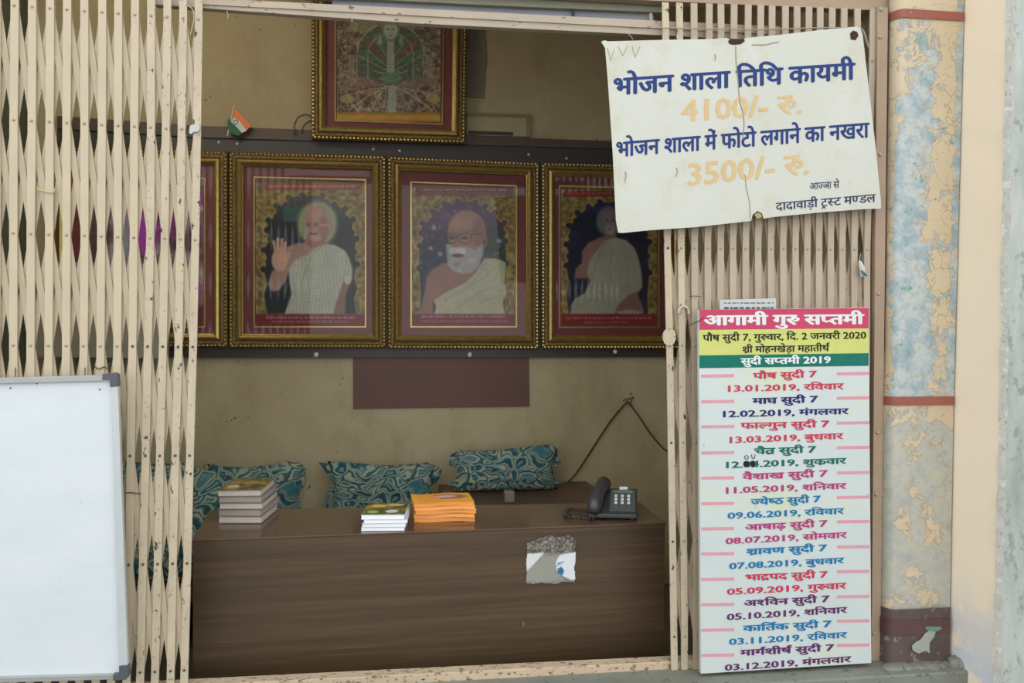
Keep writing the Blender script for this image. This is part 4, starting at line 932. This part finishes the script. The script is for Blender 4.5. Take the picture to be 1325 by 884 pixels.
# ---------------------------------------------------------------- cabinet, settee and pillows
def woodmat(name, c0, c1, c2, rough, zs=16, spec=.5):
    m, nt, b = newmat(name); v = geo(nt, (.35, 1, zs))
    c = ramp(nt, noise(nt, v, 2.2, 6, .6, .3), [(.25, c0), (.5, c1), (.75, c2)])
    f = ramp(nt, noise(nt, geo(nt, (.9, 1, 60)), 3, 4, .6), [(.56, (0, 0, 0)), (.72, (.55, .55, .55))]); c = mix(nt, f, c, tuple(min(.9, q*1.35) for q in c2))
    nt.links.new(c, b.inputs['Base Color']); b.inputs['Roughness'].default_value = rough; b.inputs['Specular IOR Level'].default_value = spec; return m
M['desk'] = woodmat('dark_brown_laminate', so(66, 49, 33, 1.1), so(80, 62, 43, 1.1), so(95, 75, 52, 1.1), .38)
M['desktop'] = woodmat('glossy_brown_laminate_top', si(66, 49, 36, .6), si(73, 55, 42, .6), si(80, 61, 46, .6), .16, 3)
cab = thing('low_cabinet', 'low brown wooden cabinet against the back wall behind the desk', 'cabinet', U(700, 690, 1.25))
zt = U(700, 637.5, 1.45).z
xa, xb = U(575, 640, 1.35).x, U(778, 640, 1.35).x
obj('body', MB().box((xa, 1.12, 0), (xb, YB-.005, zt-.03)), pm('brown_cabinet_side', si(66, 50, 38), .5, .1, 4), cab)
obj('top', MB().box((xa-.01, 1.10, zt-.03), (xb+.01, YB-.003, zt)), pm('brown_cabinet_top', si(70, 52, 38, .7), .35, .1, 4), cab, bevel=.003)
p = U(659, 643, 1.08); obj('latch_block', MB().box((p.x-.025, 1.06, p.z-.025), (p.x+.025, 1.12, p.z+.028)), pm('grey_latch', si(84, 76, 68), .5), cab, label='small grey latch block', bevel=.004)
def fabric():
    m, nt, b = newmat('teal_leaf_print_cotton'); v = coords(nt, (1, .25, 1)); 
    nz = nd(nt, 'ShaderNodeTexNoise'); nz.inputs['Scale'].default_value = 5; nt.links.new(v, nz.inputs['Vector'])
    sc = nd(nt, 'ShaderNodeVectorMath', operation='SCALE'); sc.inputs['Scale'].default_value = .26; nt.links.new(nz.outputs[1], sc.inputs[0])
    ad = nd(nt, 'ShaderNodeVectorMath', operation='ADD'); nt.links.new(v, ad.inputs[0]); nt.links.new(sc.outputs[0], ad.inputs[1])
    st = nd(nt, 'ShaderNodeMapping'); st.inputs['Scale'].default_value = (1.0, 1, 2.0); st.inputs['Rotation'].default_value = (0, .5, 0); nt.links.new(ad.outputs[0], st.inputs[0])
    vo = nd(nt, 'ShaderNodeTexVoronoi', feature='DISTANCE_TO_EDGE'); vo.inputs['Scale'].default_value = 10; nt.links.new(st.outputs[0], vo.inputs['Vector'])
    vc = nd(nt, 'ShaderNodeTexVoronoi', feature='F1'); vc.inputs['Scale'].default_value = 10; nt.links.new(st.outputs[0], vc.inputs['Vector'])
    sage = si(106, 114, 100, .85); navy = si(24, 38, 44); teal = si(40, 76, 80, .9); tl2 = si(70, 98, 96, .8)
    rings = ramp(nt, vo.outputs[0], [(0, teal), (.06, navy), (.10, sage), (.20, sage), (.24, navy), (.29, tl2), (.42, teal)])
    c2 = ramp(nt, vo.outputs[0], [(0, navy), (.05, sage), (.12, sage), (.15, teal), (.3, navy), (.34, tl2)])
    r = nd(nt, 'ShaderNodeSeparateColor'); nt.links.new(vc.outputs['Color'], r.inputs[0])
    k = ramp(nt, r.outputs[0], [(.5, (0, 0, 0)), (.52, (1, 1, 1))]); c = mix(nt, k, rings, c2)
    nt.links.new(c, b.inputs['Base Color']); b.inputs['Roughness'].default_value = .9; b.inputs['Specular IOR Level'].default_value = .1
    b.inputs['Sheen Weight'].default_value = .1
    bump(nt, b, noise(nt, v, 9, 4), .25, .02); return m
M['fab'] = fabric()
def pillow(px_top, px_bot, Yc, zbot, th, label, seed, sag=0, ears=.05, lean=.0):
    """px_top: top edge pixels left->right; half the body leans on the wall"""
    r = random.Random(seed); nx, nz = 36, 22; xl0, xr0 = px_top[0][0], px_top[-1][0]
    mb = MB(); ph = [r.uniform(0, 6) for _ in range(8)]
    def topz(u):
        x = xl0+(xr0-xl0)*u; y = float(np.interp(x, [q[0] for q in px_top], [q[1] for q in px_top])); return U(x, y, Yc)
    def P(u, v, side):
        T = topz(u); xo = T.x; z = zbot+(T.z-zbot)*v
        ue, ve = 2*u-1, 2*v-1
        prof = max(0, (1-abs(ue)**3.2))**.55*max(0, (1-abs(ve)**2.6))**.6
        pinch = .035*(1-abs(ve)**2)*abs(ue)**6
        x = xo-math.copysign(pinch, ue)
        wr = .007*math.sin(9*ue+ph[0]+3*ve)+.006*math.sin(14*ve+5*ue*ue+ph[1])+.005*math.sin(22*ue+6*ve+ph[2])
        d = prof*(th/2+wr)
        return Vector((x, Yc+lean*v-d if side else Yc+lean*v+d*.8, z))
    F_ = []; B_ = []
    for j in range(nz+1):
        for i in range(nx+1): mb.v.append(P(i/nx, j/nz, True))
    n = len(mb.v)
    for j in range(nz+1):
        for i in range(nx+1): mb.v.append(P(i/nx, j/nz, False))
    W = nx+1
    for j in range(nz):
        for i in range(nx):
            a = j*W+i; mb.f.append((a, a+1, a+W+1, a+W)); mb.f.append((n+a, n+a+W, n+a+W+1, n+a+1))
    root = thing('pillow', label, 'pillow', (mb.v[0]+mb.v[nx])/2)
    o = obj('cushion_body', mb, M['fab'], root, smooth=True, recalc=False)
    bm = bmesh.new(); bm.from_mesh(o.data); bmesh.ops.remove_doubles(bm, verts=bm.verts, dist=.0005); bm.to_mesh(o.data); bm.free()
    o.data.polygons.foreach_set('use_smooth', [True]*len(o.data.polygons))
    # hemmed side flaps with gathered folds
    for sgn, e in ((0, 0), (1, 1)):
        fm = MB(); K_ = 12
        for k in range(K_+1):
            v = .12+.84*k/K_; e0 = P(float(e), v, True); dx = (-1 if e == 0 else 1)
            wv = .012*math.sin(k*1.9+ph[3]); fl = ears*(.55+.45*math.sin(k*.8+ph[4+e]))*(1 if k < K_ else 1.25)
            fm.v += [e0+Vector((-dx*.02, -.004, 0)), e0+Vector((dx*fl, wv, .012*math.cos(k)))]
        fm.f = [(2*k, 2*k+2, 2*k+3, 2*k+1) for k in range(K_)]
        m2 = MB(); m2.v = fm.v+[p+Vector((0, .006, 0)) for p in fm.v]; nn_ = len(fm.v); m2.f = fm.f+[tuple(i+nn_ for i in reversed(f)) for f in fm.f]
        for k in range(K_): m2.f += [(2*k+1, 2*k+3, nn_+2*k+3, nn_+2*k+1), (2*k, nn_+2*k, nn_+2*k+2, 2*k+2)]
        m2.f += [(0, 1, nn_+1, nn_), (2*K_, nn_+2*K_, nn_+2*K_+1, 2*K_+1)]
        obj('side_flap', m2, M['fab'], root, smooth=True)
    return root
ST = .44
pillow([(268, 600), (292, 604), (318, 605), (345, 602), (372, 597), (390, 599), (394, 606)], None, 1.6, ST, .15, 'leftmost clearly seen teal leaf-print pillow, behind the magazine stack', 3, ears=.03)
pillow([(424, 597), (448, 598), (470, 600), (500, 602), (530, 601), (552, 598), (564, 603)], None, 1.6, ST, .15, 'middle teal leaf-print pillow standing behind the white booklets', 5, ears=.045)
pillow([(586, 588), (592, 583), (620, 583), (655, 581), (690, 577), (714, 575), (722, 582)], None, 1.52, zt+.001, .15, 'highest teal leaf-print pillow, standing on the low cabinet', 8, ears=.05)
pillow([(120, 598), (150, 597), (180, 598), (205, 599), (232, 595), (238, 600)], None, 1.58, ST, .15, 'teal leaf-print pillow behind the bars of the left gate', 9, ears=.03)
# spread cloth corner falling left of the desk
mb = MB(); nx, nz = 12, 16
for j in range(nz+1):
    for i in range(nx+1):
        u, v = i/nx, j/nz; xl = 232+6*v; xr = 300-48*v*v; x = xl+(xr-xl)*u; y = 602+16*u+v*(728-602-16*u)
        mb.v.append(U(x, y, 1.30-.35*v+.03*math.sin(5*u+6*v)+.02*math.sin(11*u)))
mb.f = [(j*(nx+1)+i, (j+1)*(nx+1)+i, (j+1)*(nx+1)+i+1, j*(nx+1)+i+1) for j in range(nz) for i in range(nx)]
o = obj('cloth_cover', mb, M['fab'], None, 'teal leaf-print cloth hanging down at the left end of the desk', 'cloth', smooth=True)
so_ = o.modifiers.new('thickness', 'SOLIDIFY'); so_.thickness = .01
# settee
se = thing('settee', 'low settee with teal print seat cover along the back wall', 'settee', (-.9, 1.4, 0))
wd_ = pm('dark_settee_wood', si(58, 44, 34), .5, .1, 5)
xs0, xs1 = XL+.15, xa-.03
obj('seat_frame', MB().box((xs0, 1.02, .24), (xs1, YB-.02, .34)), wd_, se, bevel=.004)
sm_ = MB().box((xs0+.01, 1.0, .34), (xs1-.01, YB-.03, ST)); obj('seat_cushion', sm_, M['fab'], se, bevel=.03, smooth=True, label='teal print seat cushion')
for x in (xs0+.04, xs1-.04):
    for y in (1.06, YB-.08): obj('leg', MB().box((x-.03, y-.03, 0), (x+.03, y+.03, .24)), wd_, se, bevel=.003)

# ---------------------------------------------------------------- desk
DZ = .75
f0, f1 = V(247.5, 699, DZ), V(862, 676.5, DZ); b0, b1 = V(273, 660, DZ), V(828, 650, DZ)
DY = (f0.y+f1.y)/2
print('DESK', f0, f1, b0, b1, 'ledge', G_BASE, lf, 'XL', XL, XR, 'XRET', XRET, 'zt', zt)
dk = thing('desk', 'long dark brown laminate desk across the opening', 'desk', ((f0.x+f1.x)/2, f0.y+.2, 0))
dn = Vector((0, 0, -.007))
obj('desk_top', MB().hexa([f0+dn, f1+dn, b1+dn, b0+dn, f0, f1, b1, b0]), M['desktop'], dk, bevel=.002)
i0, i1 = f0+Vector((.004, .004, 0)), f1+Vector((-.004, .004, 0))
def panel(a, b2, z0, z1, th, mat, name):
    a = Vector((a.x, a.y, 0)); b2 = Vector((b2.x, b2.y, 0)); d = (b2-a).normalized(); n = Vector((-d.y, d.x, 0))*th
    q = [a, b2, b2+n, a+n]; return obj(name, MB().hexa([p+Vector((0, 0, z0)) for p in q]+[p+Vector((0, 0, z1)) for p in q]), mat, dk, bevel=.001)
panel(i0, i1, .0, DZ-.0075, .018, M['desk'], 'front_panel')
panel(i1+Vector((0, .02, 0)), b1+Vector((-.004, 0, 0)), 0, DZ-.0075, .018, M['desk'], 'side_panel')
panel(b0+Vector((.004, 0, 0)), i0+Vector((0, .02, 0)), 0, DZ-.0075, .018, M['desk'], 'side_panel')
# edge strip and torn sticker
fd = (f1-f0).normalized()
def onfront(x, y, off=.001):   # point on the desk front plane
    n = Vector((fd.y, -fd.x, 0)).normalized(); d = ray(x, y); t = (f0+n*off-EYE).dot(n)/d.dot(n); return EYE+d*t
stk = thing('torn_sticker', 'torn silvery white paper label stuck on the desk front', 'sticker', onfront(712, 755))
cvs = Cv(678, 746, 690, 757, 120)
shape = [(681, 702), (690, 699), (697, 696), (708, 692), (722, 694), (735, 692), (744, 698), (743.5, 712), (745, 722), (742, 734), (744, 748), (742, 753), (728, 752), (718, 755), (706, 754), (700, 753), (690, 755), (680, 754), (681, 740), (679.5, 728), (682, 716)]
a_ = cvs.n(3, 71, 3); cvs.fill(np.ones(cvs.X.shape), (128, 124, 112)); cvs.fill((a_-.45)*6, (156, 152, 140), .7); up_ = np.clip((717-cvs.Y)/3, 0, 1); cvs.fill(up_*(.62-a_)*6, (72, 62, 52), .85)
cvs.poly([(680, 717), (704, 715), (682, 740)], (214, 216, 214)); cvs.poly([(724, 718), (745, 714), (744, 750), (738, 750), (728, 745), (720, 738), (718, 728)], (220, 224, 226)); cvs.poly([(680, 740), (694, 728), (704, 718), (720, 720), (718, 738), (730, 750), (700, 753), (680, 752)], (150, 148, 138), 2)
cvs.poly([(721, 736), (726, 733), (730, 738), (728, 744), (722, 742)], (40, 110, 150)); cvs.line([(722, 729), (729, 727)], 1.5, (60, 90, 150)); cvs.line([(719, 733), (726, 730)], 1.2, (120, 150, 190))
k = np.clip(lin(cvs.im)*.95, 0, .8)
nx_, ny_ = 34, 34; mb = MB(); cc = []; keep = cvs.pmask(shape)
for j in range(67):
    for i in range(68):
        x = 678+i; y = 690+j; mb.v.append(onfront(x, y, .0012)); jj = min(cvs.ny-1, int((y-690)/67*(cvs.ny-1))); ii = min(cvs.nx-1, int((x-678)/68*(cvs.nx-1))); cc.append((*k[jj, ii], 1, keep[jj, ii]))
mb.f = [(j*68+i, (j+1)*68+i, (j+1)*68+i+1, j*68+i+1) for j in range(66) for i in range(67) if cc[j*68+i][4] > .5]
o = obj('paper', mb, attrmat('torn_silver_paper', .35, .5), stk, recalc=False)
ca = o.data.color_attributes.new('Col', 'FLOAT_COLOR', 'POINT'); ca.data.foreach_set('color', np.array([c[:4] for c in cc], dtype='f4').ravel())
obj('chip', MB().prism([onfront(677, 803), onfront(679.5, 807), onfront(677.5, 812), onfront(675, 808)], (0, -.0006, 0)), flat('pale_chip', so(120, 108, 96), .7), dk, label='small pale chip on the front')

# ---------------------------------------------------------------- stacks on the desk
def booklet_stack(name, group, labels, corners, n, thick, cover_cv, side_cols, jitter, cat, cover_mats, sag=0):
    """corners: pixel FL, FR, BR, BL of the footprint on the desk top"""
    Q = [V(x, y, DZ) for x, y in corners]; c = sum(Q, Vector())/4; ax = (Q[1]-Q[0]).normalized(); W_ = ((Q[1]-Q[0]).length+(Q[2]-Q[3]).length)/2
    ay = Vector((-ax.y, ax.x, 0)); D_ = ((Q[3]-Q[0]).length+(Q[2]-Q[1]).length)/2; z = DZ+.001; r = random.Random(hash(name) % 100+n)
    r = random.Random(n*7)
    for k in range(n):
        rz = r.uniform(-jitter, jitter); cx = c+ax*r.uniform(-.006, .006)+ay*r.uniform(-.005, .005); A = (ax*math.cos(rz)+ay*math.sin(rz)); B = Vector((-A.y, A.x, 0))
        t = thick*r.uniform(.85, 1.15); hw, hd = W_/2, D_/2
        def pt(u, v, zz): return cx+A*(u*hw)+B*(v*hd)+Vector((0, 0, zz-c.z))
        root = thing(name, labels[k], cat, (cx.x, cx.y, z), group)
        def slab(z0, z1, e):
            N = 8; mb = MB()
            for zz in (z0, z1):
                for (u0, v0, u1, v1) in ((-1, -1, 1, -1), (1, -1, 1, 1), (1, 1, -1, 1), (-1, 1, -1, -1)):
                    for i in range(N):
                        q = i/N; u = (u0+(u1-u0)*q)*e; v = (v0+(v1-v0)*q)*e; mb.v.append(pt(u, v, zz+sag*math.sin(u*4+.5)*(.3+.7*abs(v))))
            M_ = 4*N; mb.f = [tuple(range(M_-1, -1, -1)), tuple(range(M_, 2*M_))]+[(i, (i+1) % M_, (i+1) % M_+M_, i+M_) for i in range(M_)]
            return mb
        obj('pages', slab(z+t*.1, z+t*.88, .985), side_cols[k % len(side_cols)], root)
        obj('cover', slab(z+t*.88, z+t, 1.0), cover_mats[k % len(cover_mats)], root); 
        obj('back_cover', slab(z, z+t*.1, 1.0), cover_mats[k % len(cover_mats)], root)
        if k == n-1 and cover_cv is not None:
            cv = cover_cv; kk = np.clip(lin(np.clip(cv.im, 0, 255))*GI*.6, 0, .85); mb = MB(); cc = []
            for j in range(cv.ny):
                for i in range(cv.nx):
                    u = i/(cv.nx-1)*2-1; v = 1-j/(cv.ny-1)*2; mb.v.append(pt(u*.995, v*.995, z+t+.0006+sag*math.sin(u*4+.5)*(.3+.7*abs(v)))); cc.append((*kk[j, i], 1))
            mb.f = [(j*cv.nx+i, (j+1)*cv.nx+i, (j+1)*cv.nx+i+1, j*cv.nx+i+1) for j in range(cv.ny-1) for i in range(cv.nx-1)]
            o = obj('cover_print', mb, M['print'], root, recalc=False); ca = o.data.color_attributes.new('Col', 'FLOAT_COLOR', 'POINT'); ca.data.foreach_set('color', np.array(cc, dtype='f4').ravel())
        z += t+.0004
def floral(seed, base, blobs):
    cv = Cv(0, 60, 0, 44, 60); a = cv.n(7, seed); cv.fill(np.ones(cv.X.shape), base); cv.fill((a-.5)*6, (150, 130, 50), .7); cv.fill((.42-a)*7, (54, 56, 30), .8)
    for x, y, rx, ry, c_ in blobs: cv.ell(x, y, rx, ry, c_, .3)
    return cv
pgm = pm('grey_page_edges', si(136, 128, 122), .7, .12, 120, stretch=(.2, .2, 6)); pgd = pm('greyer_page_edges', si(112, 104, 98), .7, .12, 120, stretch=(.2, .2, 6)); cvw = flat('glossy_dark_cover', si(92, 84, 74), .3)
booklet_stack('magazine', 'magazines in the left stack', ['magazine at the bottom of the left stack on the desk', 'second magazine from the bottom of the left stack', 'third magazine from the bottom of the left stack', 'fourth magazine up, next to the top of the left stack', 'magazine with a yellow-brown floral cover on top of the left stack'],
              [(284, 678), (339, 678), (356, 660), (305, 660)], 5, .0265, floral(1, (96, 86, 48), [(14, 30, 9, 5, (168, 160, 150)), (34, 16, 12, 7, (140, 118, 60)), (48, 30, 8, 6, (70, 60, 40))]), [pgm, pgd], .06, 'magazine', [cvw])
pgw = pm('white_page_edges', si(176, 176, 190, .8), .6, .08, 160, stretch=(.2, .2, 8))
booklet_stack('booklet', 'white booklets in the middle stack', ['white booklet at the bottom of the middle stack', 'second white booklet from the bottom of the middle stack', 'third white booklet from the bottom of the middle stack', 'booklet with a green and yellow flower cover on top of the middle stack'],
              [(468, 688), (525, 687), (530, 671), (478, 671)], 4, .0165, floral(2, (74, 76, 36), [(18, 12, 12, 6, (178, 150, 60)), (42, 8, 12, 5, (170, 150, 90)), (40, 32, 9, 6, (176, 176, 176)), (14, 34, 8, 5, (140, 150, 80))]), [pgw], .05, 'booklet', [flat('white_cover', si(164, 164, 176, .7), .4)])
cvo = Cv(0, 60, 0, 30, 60); cvo.fill(np.ones(cvo.X.shape), (198, 146, 44)); cvo.ell(34, 12, 22, 8, (142, 84, 70), .3); cvo.ell(34, 11, 12, 4, (176, 150, 150), .3)
oc = flat('orange_cover', si(196, 132, 54, .6), .45)
booklet_stack('orange_packet', 'orange packets in the right stack', ['orange packet at the bottom of the right stack', 'second orange packet from the bottom of the right stack', 'third orange packet from the bottom of the right stack', 'fourth orange packet, under the top one of the right stack', 'yellow-orange packet with a purple oval on top of the right stack'],
              [(541, 676.5), (611, 675), (613, 663), (529, 663)], 5, .0155, cvo, [pm('orange_edges', si(190, 122, 56, .62), .6, .15, 150, stretch=(.2, .2, 8)), pm('pale_orange_edges', si(200, 136, 84, .62), .6, .15, 150, stretch=(.2, .2, 8))], .09, 'packet', [oc], sag=.0015)

# ---------------------------------------------------------------- telephone
tp = thing('telephone', 'black push-button desk telephone at the right end of the desk', 'telephone', V(796, 670, DZ))
blk = pm('black_phone_plastic', si(40, 42, 42, .8), .35, .08, 20); gry = flat('dark_grey_phone_face', si(54, 58, 58), .45)
a0, a1 = V(779, 671, DZ+.006), V(823, 672, DZ+.006); ax = (a1-a0).normalized(); ay = Vector((-ax.y, ax.x, 0))
def tpp(u, v, z): return a0+ax*u+ay*v+Vector((0, 0, z))
WP = (a1-a0).length; 
U0 = -.055; U1 = WP+.005; DP = .17
obj('base', MB().hexa([tpp(U0, 0, 0), tpp(U1, 0, 0), tpp(U1+.012, DP, 0), tpp(U0+.012, DP, 0), tpp(U0, 0, .018), tpp(U1, 0, .018), tpp(U1+.012, DP, .095), tpp(U0+.012, DP, .095)]), blk, tp, bevel=.005)
for u in (U0+.02, U1-.02):
    for v in (.02, DP-.02):
        p = tpp(u, v, -.0055); obj('foot', MB().box((p.x-.008, p.y-.008, p.z), (p.x+.008, p.y+.008, p.z+.008)), blk, tp)
def face(u, v, h=0): # point on sloping face
    return tpp(u+.012*v/DP, v, .018+(.095-.018)*v/DP+h)
u_l = .03
kp = obj('key_panel', MB().hexa([face(u_l, .02, .0005), face(U1-.008, .02, .0005), face(U1-.008, DP-.015, .0005), face(u_l, DP-.015, .0005), face(u_l, .02, .003), face(U1-.008, .02, .003), face(U1-.008, DP-.015, .003), face(u_l, DP-.015, .003)]), gry, tp)
kb = flat('grey_white_keys', si(150, 150, 140), .4)
for j in range(4):
    for i in range(3):
        u = u_l+.026+i*.027; v = .045+j*.022; e = .006
        obj('key', MB().hexa([face(u-e, v-.005, .003), face(u+e, v-.005, .003), face(u+e, v+.005, .003), face(u-e, v+.005, .003), face(u-e, v-.005, .0075), face(u+e, v-.005, .0075), face(u+e, v+.005, .0075), face(u-e, v+.005, .0075)]), kb if j else gry, kp)
obj('display', MB().hexa([face(u_l+.01, .135, .003), face(U1-.02, .135, .003), face(U1-.02, .15, .003), face(u_l+.01, .15, .003), face(u_l+.01, .135, .005), face(U1-.02, .135, .005), face(U1-.02, .15, .005), face(u_l+.01, .15, .005)]), flat('phone_display', si(74, 84, 76), .2), kp)
obj('white_label', MB().hexa([face(.07, .156, .003), face(.105, .156, .003), face(.105, .168, .003), face(.07, .168, .003), face(.07, .156, .008), face(.105, .156, .008), face(.105, .168, .008), face(.07, .168, .008)]), flat('white_phone_label', si(170, 172, 172), .5), tp)
hp = [face(-.036, -.012, .014), face(-.032, .01, .030), face(-.026, .04, .038), face(-.016, .08, .040), face(-.006, .12, .038), face(.002, .15, .030), face(.006, .172, .014)]
obj('handset', MB().tube(hp, [.022, .034, .029, .026, .028, .033, .022], 12), pm('black_handset_plastic', si(44, 42, 42, .8), .3, .08, 20), tp, smooth=True)
ck = flat('black_coil_cord', si(46, 44, 44, .8), .4)
P = []; s0 = V(770, 668, DZ+.012); path = [(772, 668), (764, 671), (750, 670), (736, 668.5), (730, 664), (735, 659), (748, 659.5), (762, 662), (768, 665)]
pts = [V(x, y, DZ+.012) for x, y in path]; tot = 0; turns = 0
for i in range(len(pts)-1):
    for t in range(28):
        q = pts[i].lerp(pts[i+1], t/28); d = (pts[i+1]-pts[i]).normalized(); s_ = Vector((-d.y, d.x, 0)); a = turns*.85; turns += 1
        P.append(q+s_*math.cos(a)*.008+Vector((0, 0, math.sin(a)*.008)))
obj('coiled_cord', MB().tube(P, .0026, 5), ck, tp, smooth=True)
print('TRIS', sum(len(o.data.polygons) for o in scene.objects if o.type == 'MESH'))
